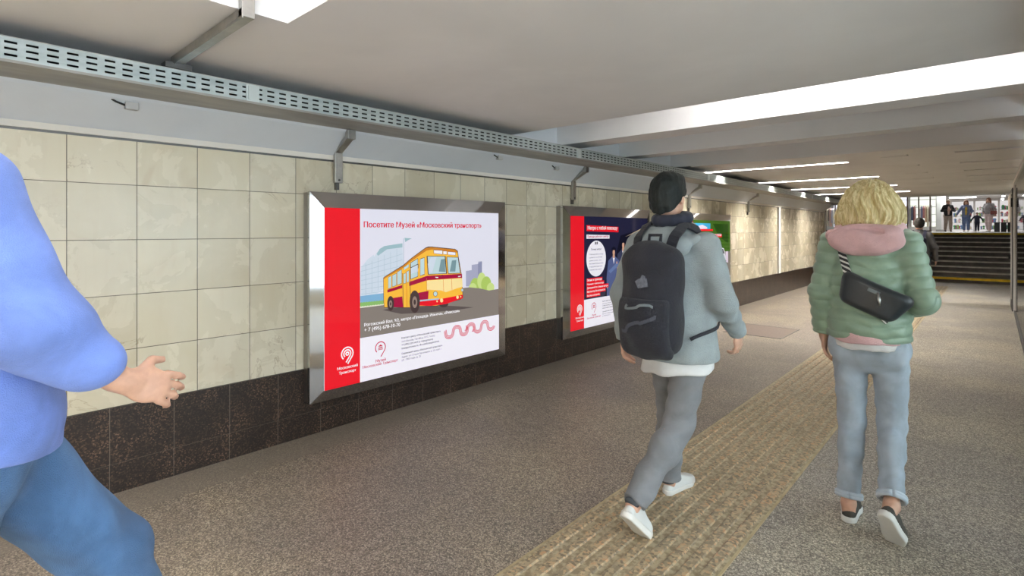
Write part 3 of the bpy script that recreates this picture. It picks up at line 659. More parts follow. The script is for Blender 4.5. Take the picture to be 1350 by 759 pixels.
# white pillar
r = thing('pillar', 'white square pillar left of the person in black jacket', 'pillar', (1.42, 38.2, ZU)); q = MB(); q.box(-.2, .2, -.2, .2, 0, 2.4); q.build('shaft', WHITE, r, bevel=.01); q = MB(); q.box(-.22, .22, -.22, .22, 0, .12); q.build('plinth', mat('plinth_grey', (.4,.4,.4)), r)
# glazed storefront on the left
sf = thing('glass_storefront', 'lit glass storefront with many dark mullions above the stairs', 'storefront', (-1.3, 36, ZU))
q = MB(); q.box(-3.2, 2.45, -.03, .03, 2.28, 2.36); q.box(-3.2, 2.45, -.03, .03, 0, .08); q.build('frame', mat('bronze_frame', (.16,.12,.10), .4, .6), sf)
for i in range(12):
    xx = -3.0 + i * .49
    q = MB(); q.box(xx - .03, xx + .03, -.04, .04, .08, 2.28); q.build('mullion', mat('bronze_frame', (.16,.12,.10), .4, .6), sf)
    q = MB(); q.box(xx + .03, xx + .46, -.004, .004, .08, 2.28); q.build('pane', GLASS, sf)
q = MB()
for i, ang in ((0, .0),): q.bar((2.05, -.04, 2.2), (2.42, -.04, 2.0), .04, .04)
q.bar((2.42, -.04, .05), (2.42, -.04, 2.0), .05, .05); q.bar((2.05, -.04, .05), (2.05, -.04, 2.2), .05, .05); q.build('door_frame', mat('bronze_frame', (.16,.12,.10), .4, .6), sf)
GLOW = emit('shop_glow', (1, .95, .88), 1.5); GLOW2 = emit('shop_glow_violet', (.86, .82, 1), 2.2)
cols = [(.62,.42,.28), (.75,.66,.5), (.3,.22,.2), (.8,.5,.42), (.55,.5,.62), (.85,.8,.74), (.2,.24,.4), (.5,.2,.2)]
for i in range(8):
    xx = -3.9 + i * .66; yy = 37.6 + (i % 3) * .5
    r = thing('clothes_rail', 'rail of light and dark garments inside the glazed shop', 'clothes rail', (xx, yy, ZU), 0, 'garment rails inside the glazed shop')
    q = MB(); q.tube([(-.28,0,0),(-.28,0,1.5),(.28,0,1.5),(.28,0,0)], .014, 6); q.build('rail', DARKM, r)
    for k in range(6):
        q = MB(); x = -.24 + k * .09; h_ = rng.uniform(.55, 1.05); q.add([(x-.035,-.18,1.32),(x+.035,-.18,1.32),(x+.035,.18,1.32),(x-.035,.18,1.32),(x-.02,-.05,1.46),(x+.02,-.05,1.46),(x+.02,.05,1.46),(x-.02,.05,1.46),(x-.04,-.2,1.32-h_),(x+.04,-.2,1.32-h_),(x+.04,.2,1.32-h_),(x-.04,.2,1.32-h_)],
            [(0,1,5,4),(1,2,6,5),(2,3,7,6),(3,0,4,7),(4,5,6,7),(0,8,9,1),(1,9,10,2),(2,10,11,3),(3,11,8,0),(8,11,10,9)])
        c = cols[(i*3 + k) % 8]; q.build('garment', mat('garment_cloth_%d' % ((i*3+k) % 8), c, .8), r, bevel=.01)
for i in range(4):
    xx = -3.6 + i * 1.35
    r = thing('wall_shelf_light', 'glowing shelf panel at the back of the glazed shop', 'shelf light', (xx, 40.2, ZU), 0, 'glowing panels at the back of the glazed shop')
    q = MB(); q.box(-.6, .6, 0, .12, .3, 2.3); q.build('panel', GLOW if i % 2 else GLOW2, r)
    for k in range(4):
        q = MB(); q.box(-.62, .62, -.22, .0, .55 + k*.45, .58 + k*.45); q.build('shelf', WHITE, r)
# shop displays far behind the people
for i, (xx, lab) in enumerate(((1.75, 'flower and gift display behind the legs of the person in black jacket'), (2.95, 'bright shelf display behind the child'), (4.15, 'colourful shelf display right of the person in grey jacket'))):
    r = thing('shop_display', lab, 'shop display', (xx + .3, 46.5, ZU)); q = MB(); q.box(-.55, .55, .2, .3, 0, 2.0); q.build('lit_back', emit('display_glow', (1, .96, .94), .8), r)
    for k in range(4):
        q = MB(); q.box(-.55, .55, -.2, .2, .12 + k*.42, .15 + k*.42); q.build('shelf', WHITE, r)
    for ci, c in enumerate([(.75,.12,.2), (.12,.4,.16), (.85,.6,.65), (.2,.35,.6), (.9,.85,.7), (.35,.55,.2)]):
        q = MB()
        for n_ in range(13):
            k = rng.randint(0, 4); x = rng.uniform(-.48, .45); s_ = rng.uniform(.05, .11); y = rng.uniform(-.15, .1); z = .15 + k*.42
            q.lathe([(s_*.4, 0), (s_*.55, s_*.9), (s_*.3, s_*1.3), (s_*.75, s_*1.9), (s_*.5, s_*2.6), (s_*.1, s_*2.8)], (x, y, z), 9)
        o = q.build('goods', mat('goods_%d' % ci, c, .6), r, smooth=True); o['kind'] = 'stuff'
# beige draped columns and dark boxes on the right
for i in range(5):
    r = thing('draped_column', 'beige fluted column panel along the right wall of the concourse', 'column', (4.62, 39 + i*2.8, ZU), 0, 'beige columns along the concourse')
    q = MB(); n_ = 40; vs = []
    for z in (0, 2.15):
        for k in range(n_): a = 2*PI*k/n_; rr = .33 + .035*math.cos(8*a); vs.append((rr*math.cos(a), rr*math.sin(a), z))
    q.add(vs, [(k, (k+1)%n_, n_+(k+1)%n_, n_+k) for k in range(n_)] + [tuple(range(n_))[::-1], tuple(range(n_, 2*n_))]); q.build('shaft', mat('beige_drape', (.72,.60,.45), .75, var=.1), r, smooth=False)
    q = MB(); q.lathe([(.4, 0), (.4, .1), (.34, .14)], n=24); q.build('foot', mat('beige_drape', (.72,.60,.45), .75, var=.1), r)
for i in range(3):
    r = thing('planter_box', 'black box standing at the right edge of the upper landing', 'box', (3.72 + i*.24, 34.6 + i*.35, ZU), 0, 'black boxes at the right of the landing')
    q = MB(); q.box(-.1, .1, -.14, .14, 0, .44); q.build('box_body', BLACKP, r, bevel=.01); q = MB(); q.box(-.11, .11, -.15, .15, .44, .47); q.build('rim', DARKM, r)
# ================================================================== PEOPLE
V3 = lambda *a: np.array(a, float)
def n_(v): v = np.asarray(v, float); return v / (np.linalg.norm(v) + 1e-9)
def smin(a, b, k):
    if k <= 0: return np.minimum(a, b)
    h = np.clip(.5 + .5 * (b - a) / k, 0, 1); return b + (a - b) * h - k * h * (1 - h)
def smax(a, b, k): return -smin(-a, -b, k)
def cone(a, b, ra, rb, S=(1, 1, 1)):
    a, b, S = np.asarray(a, float), np.asarray(b, float), np.asarray(S, float); ba = (b - a) * S; L = ba @ ba + 1e-9
    def f(p):
        q = (p - a) * S; h = np.clip(q @ ba / L, 0, 1); return np.linalg.norm(q - h[:, None] * ba, axis=1) - (ra + (rb - ra) * h)
    return f
def ell(c, r, R=None):
    c, r = np.asarray(c, float), np.asarray(r, float); m = r.min()
    def f(p):
        q = p - c
        if R is not None: q = q @ R
        k0 = np.linalg.norm(q / r, axis=1); k1 = np.linalg.norm(q / (r * r), axis=1) + 1e-9
        return k0 * (k0 - 1) / k1
    return f
def rbox(c, h, r, R=None):
    c, h = np.asarray(c, float), np.asarray(h, float) - r
    def f(p):
        q = p - c
        if R is not None: q = q @ R
        q = np.abs(q) - h; return np.linalg.norm(np.maximum(q, 0), axis=1) + np.minimum(q.max(1), 0) - r
    return f
def plane(c, n):
    c, n = np.asarray(c, float), n_(n); return lambda p: (p - c) @ n      # negative behind
def union(fs, k=.02):
    def f(p):
        d = None
        for g in fs:
            kk = k
            if isinstance(g, tuple): g, kk = g
            e = g(p); d = e if d is None else smin(d, e, kk)
        return d
    return f
def inter(fs, k=.0):
    def f(p):
        d = None
        for g in fs: e = g(p); d = e if d is None else smax(d, e, k)
        return d
    return f
def minus(f, g, k=0): return lambda p: smax(f(p), -g(p), k)
def grow(f, t): return lambda p: f(p) - t
def wob(f, amp, freq, seed, aniso=(1, 1, 1)):
    """cloth folds: a few crossing waves added to the surface"""
    r = np.random.RandomState(seed); W_ = r.normal(size=(7, 3)) * np.asarray(aniso) * freq; P_ = r.uniform(0, 6.3, 7)
    def g(p):
        d = f(p)
        s = np.zeros(len(p))
        for w, q in zip(W_, P_): s += np.sin(p @ w + q)
        return d + amp * s / 2.6
    return g
def mesh_field(name, f, lo, hi, s, mats, parent=None, matf=None):
    """polygonise the zero surface of f (surface nets on a sparse grid)"""
    lo, hi = np.asarray(lo, float), np.asarray(hi, float); C = 4
    n = (np.ceil((hi - lo) / s / C).astype(int) + 1) * C
    cn = n // C; ax = [lo[i] + s * (C * np.arange(cn[i]) + (C - 1) / 2) for i in range(3)]
    pts = np.stack(np.meshgrid(*ax, indexing='ij'), -1).reshape(-1, 3)
    cv = f(pts).reshape(cn).astype(np.float32)
    act = np.abs(cv) < s * C * 1.9
    V = np.repeat(np.repeat(np.repeat(cv, C, 0), C, 1), C, 2)
    A = np.repeat(np.repeat(np.repeat(act, C, 0), C, 1), C, 2)
    idx = np.argwhere(A)
    for i in range(0, len(idx), 400000):
        b = idx[i:i+400000]; V[b[:,0], b[:,1], b[:,2]] = f(lo + s * b)
    ins = V < 0
    cnt = sum(ins[a:n[0]-1+a, b:n[1]-1+b, c:n[2]-1+c].astype(np.int8) for a in (0,1) for b in (0,1) for c in (0,1))
    cells = np.argwhere((cnt > 0) & (cnt < 8)); cid = np.full(n - 1, -1, np.int64); cid[cells[:,0], cells[:,1], cells[:,2]] = np.arange(len(cells))
    cor = [(a, b, c) for a in (0,1) for b in (0,1) for c in (0,1)]
    val = {q: V[cells[:,0]+q[0], cells[:,1]+q[1], cells[:,2]+q[2]] for q in cor}
    acc = np.zeros((len(cells), 3)); num = np.zeros(len(cells))
    for q in cor:
        for d in range(3):
            if q[d] == 0:
                e = list(q); e[d] = 1; e = tuple(e); v0, v1 = val[q], val[e]; m = (v0 < 0) != (v1 < 0)
                t = np.where(m, v0 / np.where(v0 == v1, 1, v0 - v1), 0); P = np.zeros((len(cells), 3)); P[:] = q; P[:, d] = t
                acc[m] += P[m]; num[m] += 1
    vs = lo + s * (cells + acc / num[:, None])
    fs = []
    for d in range(3):
        u, w = (d + 1) % 3, (d + 2) % 3
        a = [slice(None)] * 3; b = [slice(None)] * 3; a[d] = slice(0, -1); b[d] = slice(1, None)
        A0, B0 = ins[tuple(a)], ins[tuple(b)]; e = np.argwhere(A0 != B0)
        e = e[(e[:, u] > 0) & (e[:, w] > 0) & (e[:, u] < n[u]-1) & (e[:, w] < n[w]-1) & (e[:, d] < n[d]-1)]
        fl = A0[e[:,0], e[:,1], e[:,2]]
        def at(du, dw):
            q = e.copy(); q[:, u] -= du; q[:, w] -= dw; return cid[q[:,0], q[:,1], q[:,2]]
        Q = np.stack([at(1,1), at(0,1), at(0,0), at(1,0)], 1); Q[~fl] = Q[~fl][:, ::-1]; fs.append(Q)
    fs = np.concatenate(fs); fs = fs[(fs >= 0).all(1)]
    me = bpy.data.meshes.new(name); me.from_pydata(vs.tolist(), [], fs.tolist())
    for m in (mats if isinstance(mats, (list, tuple)) else [mats]): me.materials.append(m)
    me.polygons.foreach_set('use_smooth', np.ones(len(fs), bool))
    if matf is not None: me.polygons.foreach_set('material_index', matf(vs[fs].mean(1)).astype(np.int32))
    me.update(); o = bpy.data.objects.new(name, me); COL.objects.link(o)
    if parent is not None: o.parent = parent
    return o
def frame_of(d, up):
    d = n_(d); r = n_(np.cross(d, up)); return r, d, np.cross(r, d)
def hand_prims(w, d, palm, thumb, sc=1.0, curl=.55):
    """palm, four fingers of unequal length bent towards the palm side, and a thumb leaving the side"""
    d = n_(d); palm = n_(np.asarray(palm) - d * np.dot(palm, d)); t = n_(np.asarray(thumb) - d * np.dot(thumb, d) - palm * np.dot(thumb, palm))
    R = np.stack([t, d, palm], 1)
    out = [(cone(w - d*.02, w + d*.02, .024*sc, .024*sc, (1,1,1)), .01), (ell(w + d*.052*sc, (.041*sc, .053*sc, .0165*sc), R), .012)]
    for i, L in enumerate((.070, .079, .073, .056)):
        o = (1.5 - i) * .0205 * sc; dd = n_(d + t * (1.5 - i) * .06); k = w + d * (.094 - .004 * abs(i - 1.2)) * sc + t * o
        pts = [k]; ang = .0
        for j, fr in enumerate((.45, .32, .23)):
            ang += curl * (.55, .95, .6)[j] * (1 + .12 * i); pts.append(pts[-1] + (dd * math.cos(ang) + palm * math.sin(ang)) * L * fr * sc)
        for j in range(3): out.append((cone(pts[j], pts[j+1], (.0092 - .0007*j)*sc, (.0086 - .0008*j)*sc), .003))
    b = w + d*.028*sc + t*.026*sc; m = b + (d*.55 + t*.75 + palm*.25) * .042*sc; e = m + (d*.9 + t*.25 + palm*.35) * .03*sc
    out += [(cone(b - t*.012, m, .015*sc, .011*sc), .008), (cone(m, e, .0105*sc, .0085*sc), .003)]
    return out
def head_prims(H, R=None, s=1.0, female=False):
    R = np.eye(3) if R is None else R
    P = lambda x, y, z: H + R @ (V3(x, y, z) * s)
    k = s
    out = [ell(H + R @ V3(0, -.008, .022)*s, V3(.076, .096, .098)*k, R), (ell(P(0, .025, -.045), V3(.060, .068, .075)*k, R), .03), (cone(P(-.026, .068, -.088), P(.026, .068, -.088), .021*k, .021*k), .03),
           (cone(P(0, .096, .012), P(0, .112, -.030), .008*k, .0125*k), .012), (ell(P(-.013, .100, -.034), V3(.009, .009, .007)*k), .006), (ell(P(.013, .100, -.034), V3(.009, .009, .007)*k), .006),
           (cone(P(-.035, .086, .022), P(.035, .086, .022), .009*k, .009*k), .014), (cone(P(-.019, .094, -.059), P(.019, .094, -.059), .0068*k, .0068*k), .006), (cone(P(-.016, .093, -.069), P(.016, .093, -.069), .0072*k, .0072*k), .006)]
    for sx in (-1, 1):
        out += [(ell(P(sx*.078, -.006, -.008), V3(.010, .020, .031)*k, R), .006), (ell(P(sx*.033, .0845, .004), V3(.0135, .011, .0085)*k, R), .003)]
    return out
def head_mat(H, R=None, s=1.0):
    R = np.eye(3) if R is None else R
    def f(c):
        q = ((c - H) @ R) / s; m = np.zeros(len(c))
        for sx in (-1, 1):
            r = np.hypot((q[:,0] - sx*.033) / .0115, (q[:,2] - .004) / .0065)
            m[(r < 1) & (q[:,1] > .07)] = 2; r2 = np.hypot(q[:,0] - sx*.033, q[:,2] - .004); m[(r2 < .0058) & (q[:,1] > .07)] = 3
            b = (np.abs(q[:,0] - sx*.034) < .021) & (np.abs(q[:,2] - (.027 - .10*np.abs(np.abs(q[:,0]) - .03))) < .0042) & (q[:,1] > .07); m[b] = 4
        m[(np.abs(q[:,0]) < .023) & (np.abs(q[:,2] + .064) < .009) & (q[:,1] > .088)] = 1
        return m
    return f
def m_skin(name, col):
    g = G(name); co = g.co(); c = g.mix(g.sm(g.noise(co, 30, 4, .6), .35, .7), tuple(v*.93 for v in col), tuple(min(1, v*1.06) for v in col))
    g.bsdf(Base_Color=c, Roughness=.5, Subsurface_Weight=.08, Subsurface_Radius=(.01,.004,.002), Subsurface_Scale=.5); return g.m
SKIN = m_skin('skin', (.60,.36,.26)); LIPS = mat('lips', (.48,.20,.17), .45); EYEW = mat('eye_white', (.8,.78,.75), .2); IRIS = mat('iris', (.05,.035,.025), .15); BROW = mat('brow', (.06,.04,.025), .8)
SKINS = [SKIN, LIPS, EYEW, IRIS, BROW]
def m_cloth(name, col, var=.12, vs=9, weave=420, bump=.15, rough=.85, fold=.0):
    if name in MATS: return MATS[name]
    g = G(name); co = g.co(); f = g.sm(g.noise(co, vs, 4, .6, .4), .3, .7)
    c = g.mix(f, tuple(v*(1-var) for v in col), tuple(min(1, v*(1+var)) for v in col))
    h = g.noise(co, weave, 2)
    if fold: h = g.ma('MULTIPLY_ADD', g.noise(g.n('Mapping', {'Vector': co, 'Scale': (1, 1, 2.2)}), 11, 4, .6, .8), fold, h)
    g.bsdf(Base_Color=c, Roughness=rough, Normal=g.bump(h, bump if not fold else min(.6, bump*2.2), .004 if not fold else .016), Sheen_Weight=.1); MATS[name] = g.m; return g.m
def m_hair(name, dark, light, st=(1, 1, .12), sc=60):
    g = G(name); co = g.n('Mapping', {'Vector': g.co(), 'Scale': st}); n1 = g.noise(co, sc, 5, .65, .5)
    g.bsdf(Base_Color=g.mix(g.sm(n1, .35, .68), dark, light), Roughness=.6, Specular_IOR_Level=.3, Normal=g.bump(n1, .6, .008)); return g.m

def body_prims(J, wd=1.0, girth=1.0):
    """skeleton dict -> named lists of rounded-cone primitives for the continuous body"""
    g = girth; P, C, N = J['pelvis'], J['chest'], J['neck']; out = {}
    up = n_(C - P)
    out['torso'] = [cone(P + up*-.03, P + up*.10, .150*g, .128*g, (1, 1.32, 1)), (cone(P + up*.10, C, .128*g, .152*g, (1, 1.36, 1)), .05), (cone(C, C*.45 + N*.55, .152*g, .10*g, (1, 1.38, 1)), .05),
                    (cone(J['shL']*.75 + N*.25 - V3(0,0,.03), J['shR']*.75 + N*.25 - V3(0,0,.03), .058, .058), .06)]
    out['neck'] = [(cone(N - up*.03, J['head'] - V3(0, .005, .07), .060*wd, .053*wd), .03)]
    for s in 'LR':
        S_, E, W_ = J['sh'+s], J['el'+s], J['wr'+s]
        out['arm'+s] = [(cone(S_, S_*.3 + E*.7, .056*g, .045*g), .04), (cone(S_*.3 + E*.7, E, .045*g, .040*g), .02), (cone(E, E*.7 + W_*.3, .041*g, .042*g), .02), (cone(E*.7 + W_*.3, W_, .042*g, .026*g), .02)]
        H_, K, A_ = J['hip'+s], J['kn'+s], J['an'+s]
        out['leg'+s] = [(cone(H_, H_*.5 + K*.5, .080*g, .062*g), .03), (cone(H_*.5 + K*.5, K, .062*g, .046*g), .02), (cone(K, K*.65 + A_*.35, .044*g, .044*g), .02), (cone(K*.65 + A_*.35, A_, .044*g, .034*g), .02)]
        bk = n_(np.cross(A_ - K, V3(1, 0, 0))); bk = bk if bk[1] < 0 else -bk
        out['leg'+s].append((ell(K*.7 + A_*.3 + bk*.010, V3(.042, .044, .09)*g), .02))
        out['glute'+s] = [(ell(H_ + V3(0, -.042, .0), V3(.080, .070, .080)*g), .03)]
        F = J['ft'+s]; d = F['d']; out['foot'+s] = [(cone(A_, F['o'] + F['d']*.04 + F['u']*.048, .032, .026), .02), (cone(F['o'] + F['d']*.05 + F['u']*.044, F['o'] + F['d']*.18 + F['u']*.036, .024, .017), .02)]
    return out
def foot(o, yaw=0.0, pitch=0.0):
    """foot frame: heel point on the sole, direction; pitch > 0 lifts the heel (toe down)"""
    d = V3(math.sin(yaw)*math.cos(pitch), math.cos(yaw)*math.cos(pitch), -math.sin(pitch)); r = n_(np.cross(d, V3(0,0,1))); u = np.cross(r, d)
    return dict(o=np.asarray(o, float), d=d, u=u, r=r)
def ankle(F, h=.085): return F['o'] + F['d']*.045 + F['u']*h
def shoe(F, parent, mu, ms, L=.275, sk=1.0, high=.085, lace=None):
    R = np.stack([F['r'], F['d'], F['u']], 1); o = F['o']
    loc = lambda p: (p - o) @ R
    def foot2d(q, t):
        a, b, c = V3(.002, .036), V3(.006, L*.66), V3(.0, L - .045); z = q[:, :2]
        def c2(A, B, ra, rb):
            ba = B - A; h = np.clip((z - A) @ ba / (ba @ ba), 0, 1); return np.linalg.norm(z - A - h[:, None]*ba, axis=1) - (ra + (rb - ra)*h)
        return smin(c2(a[:2], b[:2], .035*sk, .046*sk), c2(b[:2], c[:2], .046*sk, .040*sk), .02) + t
    def sole(p):
        q = loc(p); return smax(foot2d(q, 0), np.abs(q[:,2] - .0155) - .0155, .006)
    def upper(p):
        q = loc(p); y = q[:,1]
        top = np.interp(y, [-.02, .0, .05, .095, .14, L-.06, L], [high, high, high - .012, high - .002, high*.78, .052, .036])
        lean = np.clip(q[:,2] - .03, 0, 1) * .28
        return smax(smax(foot2d(q, .003) + lean, q[:,2] - top, .012), .028 - q[:,2], .002)
    b0 = o + F['d']*L/2; lo, hi = b0 - .22, b0 + .22
    a = mesh_field('shoe', upper, lo, hi, .005, mu, parent)
    mesh_field('sole', sole, lo, hi, .005, ms, a)
    return a
def ribbon(pts, nrm, w, t, mb, mi=0):
    pts = [np.asarray(p, float) for p in pts]; vs = []
    for i, p in enumerate(pts):
        d = n_(pts[min(i+1, len(pts)-1)] - pts[max(i-1, 0)]); nn = n_(nrm[i] - d*np.dot(nrm[i], d)); r = np.cross(d, nn)
        vs += [p - r*w/2, p + r*w/2, p + r*w/2 + nn*t, p - r*w/2 + nn*t]
    fs = []
    for i in range(len(pts)-1):
        for k in range(4): fs.append((i*4+k, i*4+(k+1)%4, i*4+4+(k+1)%4, i*4+4+k))
    fs += [(3,2,1,0), tuple((len(pts)-1)*4 + k for k in range(4))]
    return mb.add([tuple(v) for v in vs], fs, mi)
def snap(f, pts, off):
    """move points onto the surface f = off; returns points and normals"""
    p = np.asarray(pts, float); e = 1e-3
    for _ in range(8):
        d = f(p); g = np.stack([(f(p + e*np.eye(3)[i]) - f(p - e*np.eye(3)[i])) / (2*e) for i in range(3)], 1); gn = g / (np.linalg.norm(g, axis=1)[:, None] + 1e-9)
        p = p - gn * (d - off)[:, None] * .9
    return p, gn
flat = lambda B, ks: [x for k in ks for x in B[k]]
def place(o, x, y, rz=0): o.location = (x, y, 0); o.rotation_euler = (0, 0, rz)
def sleeve(J, s, r0, r1, r2):
    S_, E, W_ = J['sh'+s], J['el'+s], J['wr'+s]
    return [(cone(S_, E, r0, r1), .05), (cone(E, W_ - (W_-E)*.04, r1, r2), .03)]
def trousers(J, s, top, mid, low, cuff):
    H_, K, A_ = J['hip'+s], J['kn'+s], J['an'+s]; e = A_ + (K - A_)*cuff
    return [(cone(H_, K, top, mid), .05), (cone(K, e, mid, low), .03), (ell(K*.68 + A_*.32 + V3(0,-.008,0), V3(low+.006, low+.012, .1)), .03), (ell(H_ + V3(0,-.045,-.01), V3(.094,.084,.095)), .04)]
def cut_ends(f, J, cuff):
    """open the trouser legs off square above each ankle"""
    cs = []
    for s in 'LR':
        K, A_ = J['kn'+s], J['an'+s]; e = A_ + (K - A_)*cuff; cs.append((e, n_(A_ - K)))
    def g(p):
        d = f(p)
        for e, nn in cs:
            q = p - e; m = (np.linalg.norm(q, axis=1) < .16); d = np.where(m, np.maximum(d, q @ nn), d)
        return d
    return g

# ---------------------------------------------------------------- woman in the green quilted jacket
if 'woman' not in SKIP:
    fl_ = foot((-.062, -.17, 0), -.12, 0); fr_ = foot((.100, -.335, .170), .25, .95)
    J = dict(pelvis=V3(0,0,.90), chest=V3(0,.01,1.22), neck=V3(0,.0,1.43), head=V3(0,.035,1.575), shL=V3(-.15,0,1.385), shR=V3(.15,0,1.385), elL=V3(-.198,-.03,1.125), elR=V3(.215,-.05,1.12), wrL=V3(-.205,.01,.90), wrR=V3(.175,.165,1.06),
             hipL=V3(-.085,0,.87), hipR=V3(.088,0,.87), knL=V3(-.075,.0,.475), knR=V3(.092,.03,.475), anL=ankle(fl_), anR=ankle(fr_), ftL=fl_, ftR=fr_)
    B = body_prims(J, .9, .86)
    pr = flat(B, ['torso','neck','armL','armR','legL','legR','gluteL','gluteR','footL','footR']) + [(x, .03) if not isinstance(x, tuple) else x for x in head_prims(J['head'], None, .97, True)]
    pr += hand_prims(J['wrL'], (.05, .0, -1), (1, .1, 0), (0, 1, 0), .92, .4) + hand_prims(J['wrR'], (-.45, .85, -.25), (-.6, -.3, -.6), (-.3, 0, 1), .92, .6)
    woman = mesh_field('person', union(pr, .03), (-.45,-.62,-.03), (.45,.4,1.76), .005, SKINS, None, head_mat(J['head'], None, .97))
    tag(woman, 'person walking away in a green quilted jacket with blond hair and pale jeans', 'person'); WX, WY = 3.128, 3.235; place(woman, WX, WY)
    # jeans
    f = union(flat(B, ['gluteL','gluteR']) + [cone(V3(0,-.01,.88), V3(0,0,.96), .156, .150, (1,1.25,1))] + [(q_, min(k_q, .022)) for q_, k_q in trousers(J,'L',.084,.061,.050,.13) + trousers(J,'R',.084,.061,.050,.13)], .03)
    f = inter([wob(cut_ends(f, J, .10), .0030, 38, 3, (1,1,1.5)), plane((0,0,.985), (0,0,1))], .004)
    g_ = m_cloth('pale_blue_denim', (.40,.47,.55), .16, 7, 500, .2, .85, .5); jeans = mesh_field('jeans', f, (-.3,-.55,.02), (.3,.3,1.0), .006, g_, woman)
    for s in 'LR':   # rolled hems
        K, A_ = J['kn'+s], J['an'+s]; e = A_ + (K-A_)*.115; dn = n_(A_-K); q = MB()
        r_ = n_(np.cross(dn, V3(1,.2,0))); w_ = np.cross(dn, r_)
        for k in range(2): q.tube([e + dn*(.012*k) + (r_*math.cos(t) + w_*math.sin(t))*(.052) for t in np.linspace(0, 2*PI, 25)], .011, 8)
        o = q.build('rolled_hem', m_cloth('denim_hem', (.46,.53,.61), .1), jeans, smooth=True)
    shoe(fl_, woman, mat('dark_olive_suede', (.055,.05,.04), .8, var=.2, vs=30), mat('white_rubber', (.72,.71,.68), .6, var=.05), .25, .98, .088)
    shoe(fr_, woman, mat('dark_olive_suede', (.055,.05,.04), .8), mat('white_rubber', (.72,.71,.68), .6), .25, .98, .088)
    # pink hoodie under the jacket: hem, hood
    f = inter([union([cone(V3(0,-.005,.84), V3(0,0,1.0), .166, .156, (1,1.12,1)), (cone(V3(0,-.05,.86), V3(0,-.04,.92), .13, .13), .06)], .04), plane((0,0,.868), (0,0,-1)), plane((0,0,1.0), (0,0,1))], .006)
    mesh_field('hoodie_hem', wob(f, .002, 40, 8), (-.3,-.3,.82), (.3,.3,1.02), .006, m_cloth('white_shirt_cloth', (.70,.69,.68), .08, 12, 300, .2, .9, .4), woman)
    f = inter([union([cone(V3(0,-.005,.88), V3(0,0,1.0), .169, .158, (1,1.1,1)), (cone(V3(0,-.05,.90), V3(0,-.04,.95), .135, .13), .06)], .04), plane((0,0,.898), (0,0,-1)), plane((0,0,1.02), (0,0,1))], .006)
    mesh_field('hoodie', wob(f, .002, 40, 9), (-.3,-.3,.86), (.3,.3,1.04), .006, m_cloth('pink_fleece', (.66,.42,.43), .08, 12, 260, .2, .9, .6), woman)
    hz = []
    for i in range(13):
        a = -PI*.5 + 2*PI*i/12; hz.append(V3(.112*math.cos(a), .02 + .105*math.sin(a), 1.442 + .022*math.sin(a)*1 + .012*abs(math.cos(a))))
    ring = [(cone(hz[i], hz[i+1], .040, .040), .03) for i in range(12)]
    hood = union(ring + [(ell(V3(0,-.118,1.405), V3(.165,.055,.078)), .03), (ell(V3(.03,-.135,1.43), V3(.10,.04,.035)), .015), (cone(V3(-.15,-.06,1.425), V3(.13,-.12,1.44), .034, .03), .015)], .03)
    hood = minus(hood, cone(V3(-.06,-.150,1.475), V3(.075,-.165,1.452), .020, .012), .012); hood = minus(hood, ell(V3(0,.02,1.52), V3(.085,.08,.08)), .01)
    mesh_field('hood', wob(hood, .003, 34, 21), (-.26,-.26,1.28), (.26,.22,1.56), .005, MATS['pink_fleece'], woman)
    # quilted jacket
    tor = union([cone(V3(0,-.005,.93), V3(0,0,1.08), .174, .160, (1,1.08,1)), (cone(V3(0,0,1.08), J['chest'], .160, .170, (1,1.12,1)), .05), (cone(J['chest'], V3(0,0,1.385), .168, .110, (1,1.1,1)), .05), (cone(V3(-.125,-.005,1.365), V3(.125,-.005,1.365), .064, .064), .05), (ell(V3(0,-.06,.97), V3(.150,.11,.09)), .05)], .04)
    def quilt(p): z = p[:,2] + .02*np.sin(p[:,0]*7 + 1) + .006*np.sin(p[:,0]*31); return tor(p) - .009*np.abs(np.sin(PI*z/.056))**.7 - .003*np.sin(p[:,0]*60 + p[:,2]*25)*np.sin(p[:,2]*46+p[:,0]*13)
    tq = inter([quilt, plane((0,0,.905), (0,0,-1))], .014)
    def qs(s):
        S_, E, W_ = J['sh'+s], J['el'+s], J['wr'+s]; L1 = np.linalg.norm(E-S_); L2 = np.linalg.norm(W_-E); u1, u2 = n_(E-S_), n_(W_-E)
        b = union([cone(S_, E, .070, .061), (cone(E, W_, .061, .046), .03)], .03)
        def g(p):
            t1 = (p-S_) @ u1; t2 = L1 + (p-E) @ u2; near = np.linalg.norm(p-E,axis=1); t = np.where((p-E)@u1 < 0, t1, t2)
            return b(p) - .009*np.abs(np.sin(PI*t/.058))**.7*np.clip(near/.04, 0, 1)
        return inter([g, plane(W_ - u2*.012, u2)], .01)
    jf = union([tq, (qs('L'), .022), (qs('R'), .022)], .02)
    jacket = mesh_field('quilted_jacket', jf, (-.42,-.3,.86), (.42,.3,1.48), .005, mat('green_nylon', (.215,.310,.225), .42, var=.10, vs=8, bump=.12, bs=55, sheen=.2), woman)
    # blond bob
    H = J['head']
    hf = union([ell(H + V3(0,-.012,.025), (.108,.122,.112)), (ell(H + V3(0,-.035,-.035), (.142,.115,.105)), .05), (ell(H + V3(-.085,-.01,-.06), (.058,.082,.085)), .03), (ell(H + V3(.085,-.01,-.06), (.058,.082,.085)), .03), (ell(H + V3(0,-.075,-.075), (.10,.05,.06)), .04)], .03)
    hf = minus(hf, ell(H + V3(0,.12,-.03), (.066,.085,.105)), .015); hf = inter([hf, plane(H + V3(0,0,-.128), (0,.15,-1))], .03)
